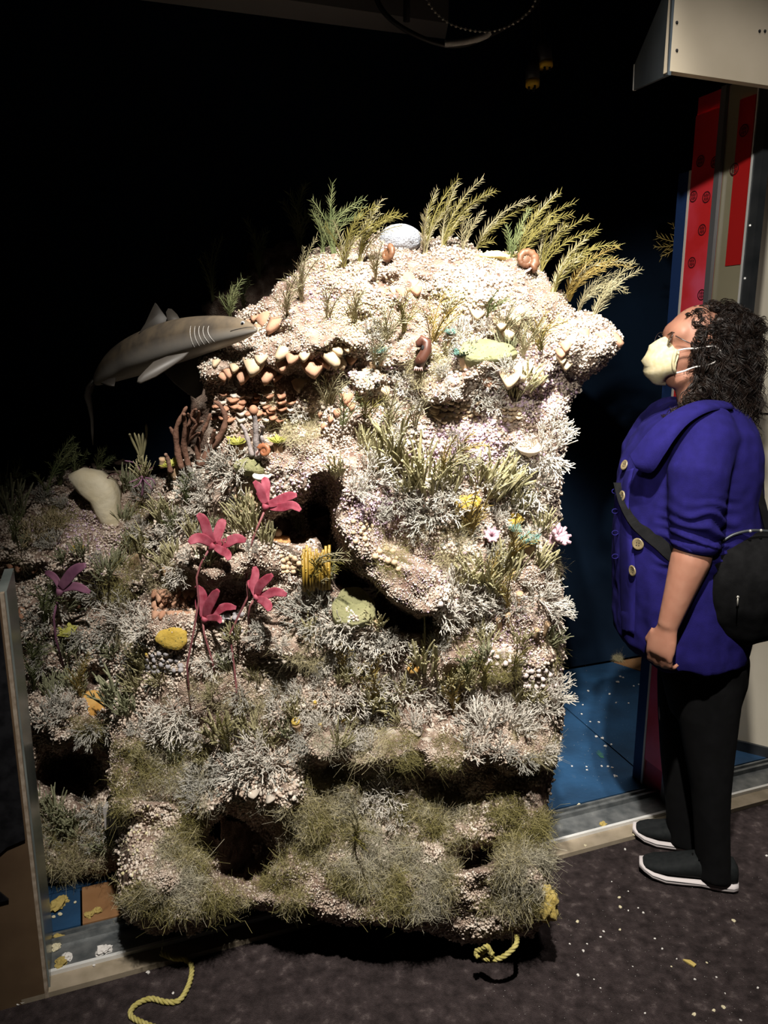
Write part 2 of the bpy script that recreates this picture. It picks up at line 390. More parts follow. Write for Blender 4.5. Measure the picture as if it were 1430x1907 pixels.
POLY_A = [(232,1722),(222,1660),(215,1600),(218,1520),(198,1490),(205,1400),(198,1330),(222,1230),(258,1120),(280,1000),(296,910),(318,862),(372,842),
  (398,800),(385,745),(372,700),(380,655),(428,612),(440,572),(498,545),(540,505),(595,462),(670,446),(718,432),(790,436),(880,456),(950,470),(1010,492),(1050,542),
  (1085,580),(1130,588),(1154,615),(1158,655),(1112,697),(1088,725),(1062,780),(1050,900),(1044,1000),(1050,1150),(1053,1280),(1046,1400),(1026,1450),(1014,1560),
  (1030,1650),(1028,1700),(996,1742),(930,1752),(860,1755),(780,1742),(700,1732),(600,1714),(520,1698),(440,1692),(400,1722),(350,1744),(290,1744)]
def depth_A(U, V):
    D = np.interp(V, [380, 430, 480, 550, 640, 750, 900, 1100, 1300, 1450, 1600, 1760], [2.42, 2.30, 2.16, 2.03, 1.94, 1.90, 1.865, 1.83, 1.78, 1.75, 1.68, 1.62])
    D = D + 0.10 * np.clip((560 - U) / 340.0, 0, 1.3) ** 1.5 * (V < 1500) + 0.04 * np.clip((U - 900) / 150.0, 0, 2) ** 2
    h = bump(U, V, 780, 560, 270, 120, 0.07) + bump(U, V, 1112, 640, 58, 55, 0.13) + bump(U, V, 640, 520, 90, 60, 0.06)
    h += bump(U, V, 590, 610, 70, 45, 0.07) + bump(U, V, 850, 520, 150, 45, 0.05)
    h += ledge(U, V, 378, 620, 600, 694, 0.055) + ledge(U, V, 520, 690, 590, 655, 0.06) + ledge(U, V, 860, 1015, 640, 712, 0.075)
    h += ledge(U, V, 690, 800, 620, 690, 0.05) + ledge(U, V, 765, 890, 650, 742, 0.06) + ledge(U, V, 640, 720, 680, 728, 0.07)
    h += ledge(U, V, 880, 1000, 520, 590, 0.06) + ledge(U, V, 690, 830, 470, 512, 0.06) + ledge(U, V, 1030, 1160, 600, 690, 0.05)
    h -= 0.015 * win(U, 340, 600, 16) * win(V, 700, 838, 10)                                   # recessed wall above the terrace
    h -= 0.025 * win(U, 850, 1010, 20) * win(V, 715, 800, 12)
    h += capsule(U, V, [(640, 900), (655, 990), (720, 1070), (785, 1110)], 48, 0.11)          # hanging lobe
    h += capsule(U, V, [(500, 890), (570, 880)], 50, 0.04)
    h -= capsule(U, V, [(535, 985), (575, 965), (605, 925)], 32, 0.30)                        # cleft
    h -= capsule(U, V, [(590, 965), (628, 1040), (665, 1095)], 22, 0.30)
    h -= capsule(U, V, [(665, 1098), (720, 1138), (790, 1158)], 17, 0.24)
    h += bump(U, V, 660, 1150, 60, 35, 0.05) + bump(U, V, 590, 1030, 45, 40, 0.05)
    h += ledge(U, V, 320, 480, 980, 1066, 0.09) - bump(U, V, 420, 1095, 70, 22, 0.06)
    h += ledge(U, V, 255, 380, 1010, 1085, 0.06)
    h += ledge(U, V, 470, 610, 1140, 1225, 0.06) + ledge(U, V, 800, 1050, 1180, 1240, 0.04)
    h += ledge(U, V, 690, 1060, 1290, 1432, 0.085, soft=4) - 0.02 * win(U, 690, 1040, 12) * win(V, 1436, 1492, 8)
    h += ledge(U, V, 190, 560, 1380, 1500, 0.05) + ledge(U, V, 560, 700, 1330, 1415, 0.08)
    h -= bump(U, V, 452, 1572, 74, 68, 0.32, 2.0) + bump(U, V, 885, 1596, 42, 26, 0.16, 2.0)
    h += bump(U, V, 310, 1650, 100, 80, 0.07) + bump(U, V, 760, 1620, 220, 90, 0.04) + bump(U, V, 980, 1640, 50, 80, 0.04)
    h -= bump(U, V, 330, 1545, 60, 14, 0.04) + bump(U, V, 215, 1560, 20, 40, 0.05)
    return D - h
POLY_B = [(-80,905),(-20,898),(0,900),(60,918),(98,884),(150,874),(210,884),(262,892),(330,872),(335,930),(310,1000),(290,1100),(255,1230),(238,1330),(245,1480),(245,1612),(182,1632),(85,1662),(-80,1700)]
def depth_B(U, V):
    D = np.interp(V, [860, 900, 1000, 1150, 1350, 1550, 1700], [2.48, 2.32, 2.20, 2.12, 2.06, 2.00, 1.97])
    D = D + 0.06 * np.clip((U - 250) / 150.0, 0, 2)
    h = bump(U, V, 180, 920, 45, 60, 0.05) + ledge(U, V, -40, 160, 930, 1055, 0.10) + ledge(U, V, 150, 300, 1030, 1085, 0.09)
    h += ledge(U, V, 60, 210, 1260, 1375, 0.14) - bump(U, V, 140, 1440, 62, 52, 0.30, 2.0) + ledge(U, V, 40, 200, 1540, 1592, 0.04)
    h += bump(U, V, 100, 1180, 90, 50, 0.05) - bump(U, V, 190, 1250, 25, 16, 0.08) - bump(U, V, 110, 1190, 30, 30, 0.04)
    h -= bump(U, V, 140, 1140, 45, 22, 0.10)
    return D - h
POLY_C = [(365,900),(350,800),(330,720),(362,640),(400,520),(470,470),(560,440),(680,430),(760,470),(780,620),(700,900)]
def depth_C(U, V):
    D = np.interp(V, [420, 500, 700, 900], [2.72, 2.60, 2.50, 2.42])
    return D - bump(U, V, 420, 560, 60, 50, 0.08) - bump(U, V, 330, 740, 60, 50, 0.12)

m_rock = mat('reef_rock', (0.15, 0.095, 0.072), 0.95, (0.32, 0.24, 0.19), 28, (0.48, 0.40, 0.335), 0.8, 240, spec=0.15, detail=8, lo=0.36, hi=0.58)
class Reef: pass
def make_reef(poly, fdepth, step, jitter, name, label, thick, seed, amp=1.0, ymin=2.2, zsink=True):
    R = Reef()
    us = np.arange(min(p[0] for p in poly) - 24, max(p[0] for p in poly) + 25, step, dtype=float)
    vv = np.arange(min(p[1] for p in poly) - 24, max(p[1] for p in poly) + 25, step, dtype=float)
    U, V = np.meshgrid(us, vv)
    N3 = np.stack([U / 100.0, V / 100.0, np.zeros_like(U)], -1)
    Uw = U + jitter * (vnoise(N3, 3.0, seed) + 0.5 * vnoise(N3, 8.0, seed + 1)); Vw = V + jitter * (vnoise(N3, 3.0, seed + 2) + 0.5 * vnoise(N3, 8.0, seed + 3))
    ins = inside(Uw, Vw, poly)
    ed = np.full(U.shape, 1e9)
    for i in range(len(poly)): ed = np.minimum(ed, seg_dist(Uw, Vw, poly[i], poly[(i + 1) % len(poly)]))
    wu = 13 * vnoise(N3, 1.7, seed + 41) + 7 * vnoise(N3, 4.5, seed + 42); wv_ = 13 * vnoise(N3, 1.7, seed + 43) + 7 * vnoise(N3, 4.5, seed + 44)
    D = fdepth(U + wu, V + wv_)
    def world(D):
        X = (U - 715) / F; Yv = (953.5 - V) / F
        r1 = CP + Yv * SP; r2 = -SP + Yv * CP; t = D / r1
        return np.stack([X * t, D, CAMH + r2 * t], -1)
    P = world(D)
    n = 0.034 * vnoise(P, 6.0, seed + 5) + 0.055 * (0.55 - worley(P, 9.0, seed + 6)) + 0.022 * (0.5 - worley(P, 21.0, seed + 16)) + 0.014 * vnoise(P, 19.0, seed + 7) + 0.012 * (0.5 - worley(P, 34.0, seed + 8)) + 0.004 * vnoise(P, 80.0, seed + 9)
    D = D - amp * n + 0.07 * np.clip(1 - ed / 26.0, 0, 1) ** 2
    P = world(D)
    P[..., 2] = np.maximum(P[..., 2], 0.004)
    gu = np.gradient(P, axis=1); gv = np.gradient(P, axis=0)
    nr = np.cross(gv, gu); nr /= np.linalg.norm(nr, axis=-1, keepdims=True) + 1e-12
    flip = nr[..., 1] > 0; nr[flip] *= -1
    R.us, R.vs, R.P, R.N, R.ins, R.step, R.ed, R.poly = us, vv, P, nr, ins, step, ed, poly
    q = ins[:-1, :-1] & ins[1:, :-1] & ins[:-1, 1:] & ins[1:, 1:]
    nrow, ncol = U.shape; idx = np.arange(nrow * ncol).reshape(nrow, ncol)
    fa = np.stack([idx[:-1, :-1][q], idx[1:, :-1][q], idx[1:, 1:][q], idx[:-1, 1:][q]], -1)
    used = np.unique(fa); remap = -np.ones(nrow * ncol, int); remap[used] = np.arange(len(used))
    fv = P.reshape(-1, 3)[used]; ff = remap[fa]
    bk = fv.copy(); bk[:, 1] = np.maximum(fv[:, 1] + (thick if ymin > 2.3 else np.interp(fv[:, 0], [-0.45, -0.2], [0.1, thick])), ymin if ymin > 2.3 else np.interp(fv[:, 0], [-0.45, -0.2], [1.9, ymin]))
    if zsink: bk[:, 2] = np.where(fv[:, 2] < 0.3, np.maximum(0.0, fv[:, 2] * 1.35 - 0.105), fv[:, 2])
    nf = len(fv)
    # border edges
    e = np.concatenate([ff[:, [0, 1]], ff[:, [1, 2]], ff[:, [2, 3]], ff[:, [3, 0]]]); es = np.sort(e, 1)
    key = es[:, 0].astype(np.int64) * nf + es[:, 1]; uq, inv, cnt = np.unique(key, return_inverse=True, return_counts=True)
    be_ = e[cnt[inv] == 1]
    sides = np.stack([be_[:, 1], be_[:, 0], be_[:, 0] + nf, be_[:, 1] + nf], -1)
    allf = np.concatenate([ff, ff[:, ::-1] + nf, sides])
    R.obj = np_mesh(name, np.concatenate([fv, bk]), allf, m_rock, None, True)
    tag(R.obj, label, 'reef rock')
    return R
RA = make_reef(POLY_A, depth_A, 4.0, 7.0, 'reef_block', 'large pale encrusted artificial reef block standing out over the threshold', 0.35, 11)
RB = make_reef(POLY_B, depth_B, 5.0, 8.0, 'reef_block', 'dim low reef block inside the case beside the brown partition', 0.22, 31, ymin=2.35)
RC = make_reef(POLY_C, depth_C, 7.0, 22.0, 'reef_block', 'unlit reef mass in the darkness behind the shark', 0.12, 51, zsink=False)
def surf(u, v, R=None):
    if R is None:
        R = RA if inside(np.array([float(u)]), np.array([float(v)]), POLY_A)[0] else (RB if inside(np.array([float(u)]), np.array([float(v)]), POLY_B)[0] else RA)
    i = int(np.clip(round((v - R.vs[0]) / R.step), 0, len(R.vs) - 1)); j = int(np.clip(round((u - R.us[0]) / R.step), 0, len(R.us) - 1))
    i0, i1, j0, j1 = max(0, i - 3), i + 4, max(0, j - 3), j + 4
    n = R.N[i0:i1, j0:j1].reshape(-1, 3).mean(0); n /= np.linalg.norm(n)
    return Vector(R.P[i, j]), Vector(n)

# granules: tens of thousands of little encrusting knobs, joined by colour
m_gw = mat('granule_pale_pink', (0.35, 0.27, 0.21), 0.85, (0.54, 0.46, 0.385), 45, (0.68, 0.62, 0.545), spec=0.2, lo=0.35, hi=0.55)
m_gl = mat('granule_lilac', (0.38, 0.26, 0.34), 0.85, (0.54, 0.42, 0.50), 60, spec=0.2)
m_gy = mat('granule_cream', (0.50, 0.44, 0.24), 0.85, (0.60, 0.55, 0.36), 50, spec=0.2)
m_gg = mat('granule_greygreen', (0.22, 0.23, 0.20), 0.85, (0.36, 0.36, 0.32), 50, spec=0.2)
OCT = np.array([(1,0,0),(-1,0,0),(0,1,0),(0,-1,0),(0,0,1),(0,0,-1)], float)
OCTF = np.array([(0,2,4),(2,1,4),(1,3,4),(3,0,4),(2,0,5),(1,2,5),(3,1,5),(0,3,5)])
def zone(U, V, lst):
    z = np.zeros(U.shape)
    for u, v, ru, rv, a in lst: z = np.maximum(z, bump(U, V, u, v, ru, rv, a))
    return z
ZL = [(880,830,80,50,.8),(700,960,60,50,.75),(610,690,60,30,.4),(990,730,60,60,.5),(580,560,40,40,.45),(940,1180,90,60,.35),(150,980,60,60,.4),(760,1060,60,40,.4),(560,900,60,40,.35),(800,700,60,40,.3)]
ZY = [(640,600,110,40,.7),(620,500,60,40,.5),(760,590,120,50,.5),(930,480,60,20,.8),(1020,560,60,60,.45),(850,640,100,40,.55),(540,790,40,50,.5),(250,1570,40,60,.2),(830,560,60,30,.6)]
ZG = [(680,700,60,40,.5),(420,680,60,40,.3),(740,760,60,40,.3),(600,1140,80,60,.35),(870,960,100,60,.35),(380,900,120,40,.4),(160,1200,120,120,.4),(420,1440,120,60,.35)]
def granules(R, N, seed, smin, smax, parent):
    rng = np.random.default_rng(seed)
    u = rng.uniform(R.us[0], R.us[-1], N); v = rng.uniform(R.vs[0], R.vs[-1], N)
    fi = (v - R.vs[0]) / R.step; fj = (u - R.us[0]) / R.step
    i = np.clip(fi.astype(int), 0, len(R.vs) - 2); j = np.clip(fj.astype(int), 0, len(R.us) - 2)
    ok = R.ins[i, j] & R.ins[i + 1, j] & R.ins[i, j + 1] & R.ins[i + 1, j + 1]
    Nz = np.stack([u / 100, v / 100, np.zeros(N)], -1)
    dens = vnoise(Nz, 2.2, seed) * 0.5 + vnoise(Nz, 5.5, seed + 3) * 0.5
    ok &= dens > rng.uniform(-0.75, 0.30, N)
    u, v, fi, fj, i, j = [a[ok] for a in (u, v, fi, fj, i, j)]
    a, b = (fi - i)[:, None], (fj - j)[:, None]
    def bil(G): return G[i, j] * (1 - a) * (1 - b) + G[i + 1, j] * a * (1 - b) + G[i, j + 1] * (1 - a) * b + G[i + 1, j + 1] * a * b
    p = bil(R.P); n = bil(R.N); n /= np.linalg.norm(n, axis=1, keepdims=True)
    k = len(p); s = rng.uniform(smin, smax, k) * rng.uniform(0.55, 1.1, k) * (1 + 0.5 * vnoise(np.stack([u / 100, v / 100, u * 0], -1), 1.3, seed + 9))
    p = p + n * s[:, None] * rng.uniform(0.1, 0.9, k)[:, None]
    # random rotations
    q = rng.normal(size=(k, 4)); q /= np.linalg.norm(q, axis=1, keepdims=True); w_, x, y, z = q.T
    Rm = np.stack([np.stack([1-2*(y*y+z*z), 2*(x*y-z*w_), 2*(x*z+y*w_)], -1), np.stack([2*(x*y+z*w_), 1-2*(x*x+z*z), 2*(y*z-x*w_)], -1), np.stack([2*(x*z-y*w_), 2*(y*z+x*w_), 1-2*(x*x+y*y)], -1)], 1)
    sc_ = rng.uniform(0.8, 1.35, (k, 1, 3))
    vv = np.einsum('kab,kvb->kva', Rm, OCT[None] * sc_) * s[:, None, None] + p[:, None, :]
    zl, zy, zg = zone(u, v, ZL), zone(u, v, ZY), zone(u, v, ZG)
    r = rng.uniform(0, 1, k)
    cls = np.where(r < zy, 2, np.where(r > 1 - zl, 1, np.where((r > 0.4) & (r < 0.4 + zg), 3, 0)))
    for c, (nm, m) in enumerate((('pale_granules', m_gw), ('lilac_granules', m_gl), ('cream_granules', m_gy), ('grey_granules', m_gg))):
        sel = np.where(cls == c)[0]
        if not len(sel): continue
        Vv = vv[sel].reshape(-1, 3); Ff = (OCTF[None] + 6 * np.arange(len(sel))[:, None, None]).reshape(-1, 3)
        o = np_mesh(nm, Vv, Ff, m, parent, True); o['kind'] = 'stuff'
granules(RA, 210000, 101, 0.0021, 0.0046, RA.obj)
granules(RB, 70000, 102, 0.0024, 0.005, RB.obj)
# ------------------------------------------------------------------ labels: find every growth from a landmark near it
LM = [(722,473,'the small ammonite near the white ball'),(980,485,'the big ammonite shell'),(745,440,'the white ball sponge'),(788,650,'the dark brown horn shell'),
 (478,612,"the shark's snout"),(370,800,'the brown antler coral'),(497,842,'the orange fan shell'),(490,874,'the white bowl'),(515,935,'the topmost pink sea lily'),
 (402,1000,'the wide-open pink sea lily'),(392,1120,'the lowest pink sea lily'),(495,1100,'the pink sea lily nearest the golden tubes'),(592,1025,'the golden tube coral'),(523,1003,'the orange lump sponge'),
 (180,920,'the smooth cream slab'),(322,1187,'the yellow disc sponge'),(660,1132,'the green pad in the cleft'),(905,652,'the green dotted pad'),(982,820,'the tan oval bowl'),
 (872,935,'the upper yellow pad'),(956,970,'the square yellow pad'),(770,1243,'the orange-yellow chip'),(172,1310,'the round ochre sponge'),(1025,1005,'the pink anemone'),
 (1020,1680,'the yellow foam lump'),(450,1570,'the black lower hollow'),(870,1465,'the long dark undercut'),(890,1595,'the small dark hole'),(130,1080,'the purple sea lily'),
 (265,885,'the purple feather star'),(1110,640,'the right-hand overhang'),(600,950,'the dark cleft'),(700,1050,'the hanging lobe'),(330,1125,'the brown scale cluster'),
 (535,1245,'the row of small brackets'),(485,1480,'the trio of grey discs'),(775,1368,'the four grey discs'),(140,1440,'the black hollow by the partition'),(460,690,'the tan brackets below the shark'),
 (1045,1300,"the reef's right edge"),(600,690,'the bracket ledge left of the horn shell'),(950,705,'the brackets under the green pad'),(850,770,'the thin grey flakes'),(1050,1480,"the undercut's right end"),
 (300,1650,"the reef's rounded lower left foot"),(860,1740,'the knotted rope loop'),(640,480,'the left crest of the reef'),(830,440,'the middle crest of the reef'),(1040,540,'the right crest of the reef'),(600,1400,'the bare ridge below the sea lilies'),(60,1180,'the partition corner'),(640,830,'the grassy slope above the cleft'),(450,1420,'the white coral thicket'),(920,1340,'the white coral bank')]
USED = set()
def words(t): return len(t.split())
def where_label(base, u, v, self_name=None):
    ls = sorted(((math.hypot(u - a, v - b), a, b, n) for a, b, n in LM if n != self_name))
    cands = []
    def rel(a, b):
        dx, dy = u - a, v - b
        if abs(dy) > 1.8 * abs(dx): return 'below' if dy > 0 else 'above'
        if abs(dx) > 1.8 * abs(dy): return 'right of' if dx > 0 else 'left of'
        return ('lower right of' if dx > 0 else 'lower left of') if dy > 0 else ('upper right of' if dx > 0 else 'upper left of')
    for k in range(6):
        d, a, b, n = ls[k]
        r = rel(a, b)
        cands.append(f'{base} {"just " if d < 45 else ""}{r} {n}')
    for k in range(1, 6): cands.append(f'{base} {rel(ls[k][1], ls[k][2])} {ls[k][3]}, farther out')
    for c in cands:
        if c not in USED and words(c) <= 16:
            USED.add(c); return c
    return cands[0]
def uniq(l): USED.add(l); return l

def frame(n, up=(0, 0, 1), spin=0.0):
    z = Vector(n).normalized(); x = Vector(up).cross(z)
    if x.length < 1e-4: x = Vector((1, 0, 0))
    x.normalize(); y = z.cross(x)
    M = Matrix((x, y, z)).transposed().to_4x4()
    return M @ Matrix.Rotation(spin, 4, 'Z')
def put(me, name, m, pos, M, s, label, cat, group):
    o = bpy.data.objects.new(name, me); C.objects.link(o)
    if not me.materials: me.materials.append(m)
    o.matrix_world = Matrix.Translation(pos) @ M @ Matrix.Scale(s, 4)
    return tag(o, label, cat, group)

# ---- templates: wiry branching coral (unit radius), finger weed, moss
m_coral = mat('white_coral', (0.42, 0.39, 0.34), 0.8, (0.58, 0.55, 0.49), 30, spec=0.2)
m_cor_grey_dim = mat('grey_dimmed_coral', (0.23, 0.22, 0.19), 0.8, (0.40, 0.385, 0.34), 20, spec=0.2)  # grey corals, and white ones darkened for the dim left side
m_fing = mat('olive_finger_weed', (0.24, 0.22, 0.105), 0.75, (0.40, 0.365, 0.22), 12, (0.56, 0.53, 0.40), spec=0.3)
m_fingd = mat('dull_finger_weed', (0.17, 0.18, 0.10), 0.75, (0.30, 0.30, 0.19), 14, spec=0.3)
def coral_template(seed, stems=16, spread=1.2):
    r = random.Random(seed); mb = MB()
    def grow(p, d, L, rad, lev):
        q = p + d * L
        mid = p + d * L * 0.5 + Vector((r.uniform(-1, 1), r.uniform(-1, 1), r.uniform(-1, 1))) * L * 0.08
        mb.tube([p, mid, q], [rad, rad * 0.92, rad * 0.85], 4, cap=lev == 0)
        if lev == 0: return
        for k in range(2 if r.random() < 0.85 else 3):
            e = d + Vector((r.uniform(-1, 1), r.uniform(-1, 1), r.uniform(-0.5, 0.8))) * 0.62
            e.normalize(); grow(q, e, L * r.uniform(0.68, 0.95), rad * 0.86, lev - 1)
    for i in range(stems):
        a = 2 * math.pi * i / stems + r.uniform(-0.3, 0.3); t = r.uniform(0.1, 0.85) * spread
        d = Vector((math.cos(a) * t, math.sin(a) * t, 1.0)).normalized()
        grow(Vector((math.cos(a) * 0.10, math.sin(a) * 0.10, -0.1)), d, r.uniform(0.30, 0.40), 0.0245, 3)
    return mb.mesh('branching_coral')
CORAL = [coral_template(200 + i) for i in range(7)]
def finger_template(seed, n=28, h=1.15):
    r = random.Random(seed); mb = MB()
    for i in range(n):
        a = r.uniform(0, 2 * math.pi); b = r.uniform(0, 0.32); t = r.uniform(0.05, 0.42)
        p = Vector((math.cos(a) * b, math.sin(a) * b, -0.08)); d = Vector((math.cos(a) * t + 0.08, math.sin(a) * t, 1)).normalized()
        L = h * r.uniform(0.55, 1.05); bend = Vector((r.uniform(-0.25, 0.3), r.uniform(-0.2, 0.2), 0))
        pts = [p + d * (L * k / 5) + bend * (k / 5) ** 2 for k in range(6)]
        R0 = r.uniform(0.022, 0.036)
        mb.tube(pts, [R0 * 0.8, R0, R0, R0, R0 * 0.92, R0 * 0.6], 5)
        if r.random() < 0.6:
            s = pts[r.choice((2, 3))]; e = (d + Vector((r.uniform(-0.5, 0.5), r.uniform(-0.5, 0.5), 0.3))).normalized()
            mb.tube([s, s + e * 0.16, s + e * 0.33 + bend * 0.2], [R0 * 0.9, R0 * 0.85, R0 * 0.55], 5)
    return mb.mesh('finger_weed')
FING = [finger_template(300 + i) for i in range(6)]
def moss_template(seed, n=800):
    r = random.Random(seed); mb = MB()
    for i in range(n):
        a = r.uniform(0, 2 * math.pi); b = math.sqrt(r.random()) * 0.9
        p = Vector((math.cos(a) * b, math.sin(a) * b, -0.05)); d = Vector((r.gauss(0, 0.9), r.gauss(0, 0.9), 0.7)).normalized()
        L = r.uniform(0.15, 0.45) * (1.1 - 0.45 * b); c1 = Vector((r.gauss(0, 1), r.gauss(0, 1), r.gauss(0, 0.8))) * 0.34; wv = d.orthogonal().normalized() * r.uniform(0.004, 0.009)
        o1 = d.orthogonal().normalized(); o2 = d.cross(o1); ph = r.uniform(0, 6.28); tw = r.uniform(3, 8) * r.choice((-1, 1)); am = r.uniform(0.03, 0.11)
        pts = [p + d * L * t + c1 * t * t + Vector((0, 0, -0.15)) * t * t + (o1 * math.cos(ph + tw * t) + o2 * math.sin(ph + tw * t)) * am * min(1, 2 * t) for t in (0, 0.2, 0.4, 0.6, 0.8, 1.0)]
        vs_ = []
        for k, q in enumerate(pts): wk = wv * (1 - 0.14 * k); vs_ += [q - wk, q + wk]
        mb.add(vs_, [(2 * k, 2 * k + 1, 2 * k + 3, 2 * k + 2) for k in range(5)])
    return mb.mesh('moss_tuft')
MOSS = [moss_template(400 + i) for i in range(5)]
m_moss = [mat('moss_straw', (0.29, 0.25, 0.13), 0.9, (0.42, 0.375, 0.24), 30, spec=0.15), mat('moss_olive', (0.17, 0.15, 0.05), 0.9, (0.26, 0.23, 0.10), 30, spec=0.15), mat('moss_grey', (0.31, 0.285, 0.20), 0.9, (0.43, 0.40, 0.31), 30, spec=0.15)]
MOSSM = {}
def moss_mesh(i, c):
    if (i, c) not in MOSSM:
        me = MOSS[i].copy(); me.materials.clear(); me.materials.append(m_moss[c]); MOSSM[(i, c)] = me
    return MOSSM[(i, c)]
def variant(cache, tpl, i, m):
    key = (i, m.name)
    if key not in cache:
        me = tpl[i].copy(); me.materials.clear(); me.materials.append(m); cache[key] = me
    return cache[key]
CC, FC = {}, {}

# ---- wiry white corals (u, v, radius px, grey?)
corals = [(440,878,42,0),(405,868,30,1),(1012,850,48,0),(1000,905,42,0),(965,948,34,0),(690,888,46,0),(660,915,34,0),(800,962,42,1),(840,950,36,0),(770,985,30,1),(590,1150,52,1),(640,1172,40,0),(560,1125,34,1),
 (335,985,40,0),(300,1010,28,0),(238,1150,40,0),(272,1172,36,0),(205,1180,30,1),(92,1125,34,0),(60,1170,34,1),(100,1345,44,0),(130,1322,36,0),(195,1352,38,0),(165,1362,30,0),(330,1335,44,0),(300,1362,36,0),(358,1350,34,0),
 (470,1425,52,0),(430,1440,40,1),(510,1420,40,0),(385,1458,42,1),(365,1490,30,1),(480,1392,34,0),(850,1112,52,0),(890,1128,42,0),(830,1140,36,0),(1000,1110,48,0),(1030,1140,34,0),(960,1135,30,1),
 (715,1212,44,0),(690,1188,36,0),(745,1200,30,0),(745,1290,36,0),(790,1305,40,0),(705,1318,34,1),(855,1330,50,0),(900,1362,52,0),(950,1350,46,0),(1010,1322,48,0),(1032,1290,34,0),(880,1395,38,0),(930,1400,30,1),
 (722,1478,42,0),(690,1502,36,0),(735,1528,32,0),(660,1300,36,0),(625,1312,32,0),(600,1285,26,0),(820,915,34,0),(745,930,34,1),(700,960,26,1),(560,770,20,0),(1030,800,32,0),(390,1010,26,1),(360,965,24,0),(905,1155,28,0),
 (990,1010,22,0),(150,1195,26,1),(40,1300,28,1),(560,1300,26,0),(520,1330,28,0),(860,870,26,0),(910,905,24,0),(980,1345,30,0),(770,1350,26,0),(640,1230,30,0),(925,970,26,0),(880,990,24,1),(700,1100,18,0),(440,720,14,1),(360,900,24,1)]
for i, (u, v, r, g) in enumerate(corals):
    p, n = surf(u, v); d = (n + Vector((0, -0.1, 0.55))).normalized(); g = g or (u < 240 and i % 3 > 0)  # most far-left corals take the darker tone, dim light put into their colour
    mm = m_cor_grey_dim if g else m_coral; vi = i % len(CORAL)
    put(variant(CC, CORAL, vi, mm), 'branching_coral', mm, p, frame(d, spin=i * 1.3), r * px(p.y) * 1.3,
        where_label(('grey' if g else 'white') + ' wiry branching coral', u, v), 'coral', 'wiry branching corals on the reef')
# ---- finger weed
fingers = [(735,845,62,0),(775,880,60,0),(800,905,56,0),(705,868,52,0),(835,905,50,0),(760,912,44,0),(915,915,62,0),(945,905,56,0),(970,940,46,0),(890,895,40,0),(940,1062,58,0),(900,1078,56,0),(872,1085,46,0),(925,1100,40,0),
 (410,1372,50,0),(480,1372,46,0),(440,1362,44,0),(500,1385,36,0),(210,1305,50,1),(243,1318,44,1),(100,1295,42,1),(130,1280,36,1),(790,1245,58,0),(835,1262,54,0),(865,1262,46,0),(690,1312,56,0),(725,1322,44,0),(660,1262,40,0),
 (970,1305,46,0),(1000,1300,38,0),(275,1030,46,0),(245,1022,34,1),(28,955,54,1),(0,930,44,1),(365,1000,40,0),(465,985,48,0),(440,985,36,0),(100,1520,44,1),(132,1528,40,1),(70,1510,34,1),(495,1010,36,0),(1010,985,36,0),(1005,1052,36,0),
 (610,1075,36,1),(830,1290,40,0),(760,1290,36,0),(560,985,24,0),(230,1330,30,1),(150,1290,30,1),(680,830,40,0),(880,1270,40,0)]
for i, (u, v, r, g) in enumerate(fingers):
    p, n = surf(u, v); d = (n * 0.55 + Vector((0.05, -0.15, 0.9))).normalized()
    mm = m_fingd if g else m_fing
    put(variant(FC, FING, i % len(FING), mm), 'finger_weed', mm, p, frame(d, spin=i * 2.1), r * px(p.y) * 1.3,
        where_label(('dull' if g else 'olive') + ' upright finger weed', u, v), 'seaweed', 'finger weed tufts on the reef')
# ---- further small growths filling the slopes, spaced apart
def fill(n, dmin, regs, seed, existing):
    r = random.Random(seed); out = []; tries = 0
    while len(out) < n and tries < 6000:
        tries += 1; u0, u1, v0, v1 = r.choice(regs); u, v = r.uniform(u0, u1), r.uniform(v0, v1)
        if all(math.hypot(u - a, v - b) > dmin for a, b in existing) and not any(math.hypot(u - a, v - b) < 30 for a, b in AVOID): existing.append((u, v)); out.append((u, v, r))
    return out
AVOID = [(590, 1025), (523, 1003), (600, 950), (660, 1132), (720, 1130), (450, 1570), (890, 1595), (322, 1187), (490, 874), (470, 868), (905, 652), (872, 936), (956, 969), (770, 1243), (330, 1125), (535, 1245), (982, 820), (140, 1440), (180, 920), (788, 652), (575, 990), (480, 1480), (1025, 1005), (370, 800), (480, 820), (780, 1368), (750, 1100), (690, 1000)]
EXI = [(c[0], c[1]) for c in corals] + [(c[0], c[1]) for c in fingers]
MIDR = [(620, 1035, 800, 1420), (230, 560, 1180, 1420), (230, 480, 880, 1100), (640, 1020, 1150, 1400), (560, 700, 1180, 1400), (690, 1000, 600, 760)]
LEFR = [(10, 230, 930, 1360), (70, 200, 1500, 1580)]
for i, (u, v, r) in enumerate(fill(62, 26, MIDR, 3, EXI) + fill(16, 28, LEFR, 4, EXI)):
    p, n = surf(u, v); d = (n + Vector((0, -0.1, 0.5))).normalized(); g = r.random() < 0.35 or u < 240; mm = m_cor_grey_dim if g else m_coral; rad = r.uniform(17, 30)  # left of the block the weak light is painted in with the darker tone
    put(variant(CC, CORAL, i % len(CORAL), mm), 'branching_coral', mm, p, frame(d, spin=i * 1.9), rad * px(p.y) * 1.35, where_label(('small ' if rad < 23 else 'medium ') + ('grey' if g else 'white') + ' bushy coral', u, v), 'coral', 'wiry branching corals on the reef')
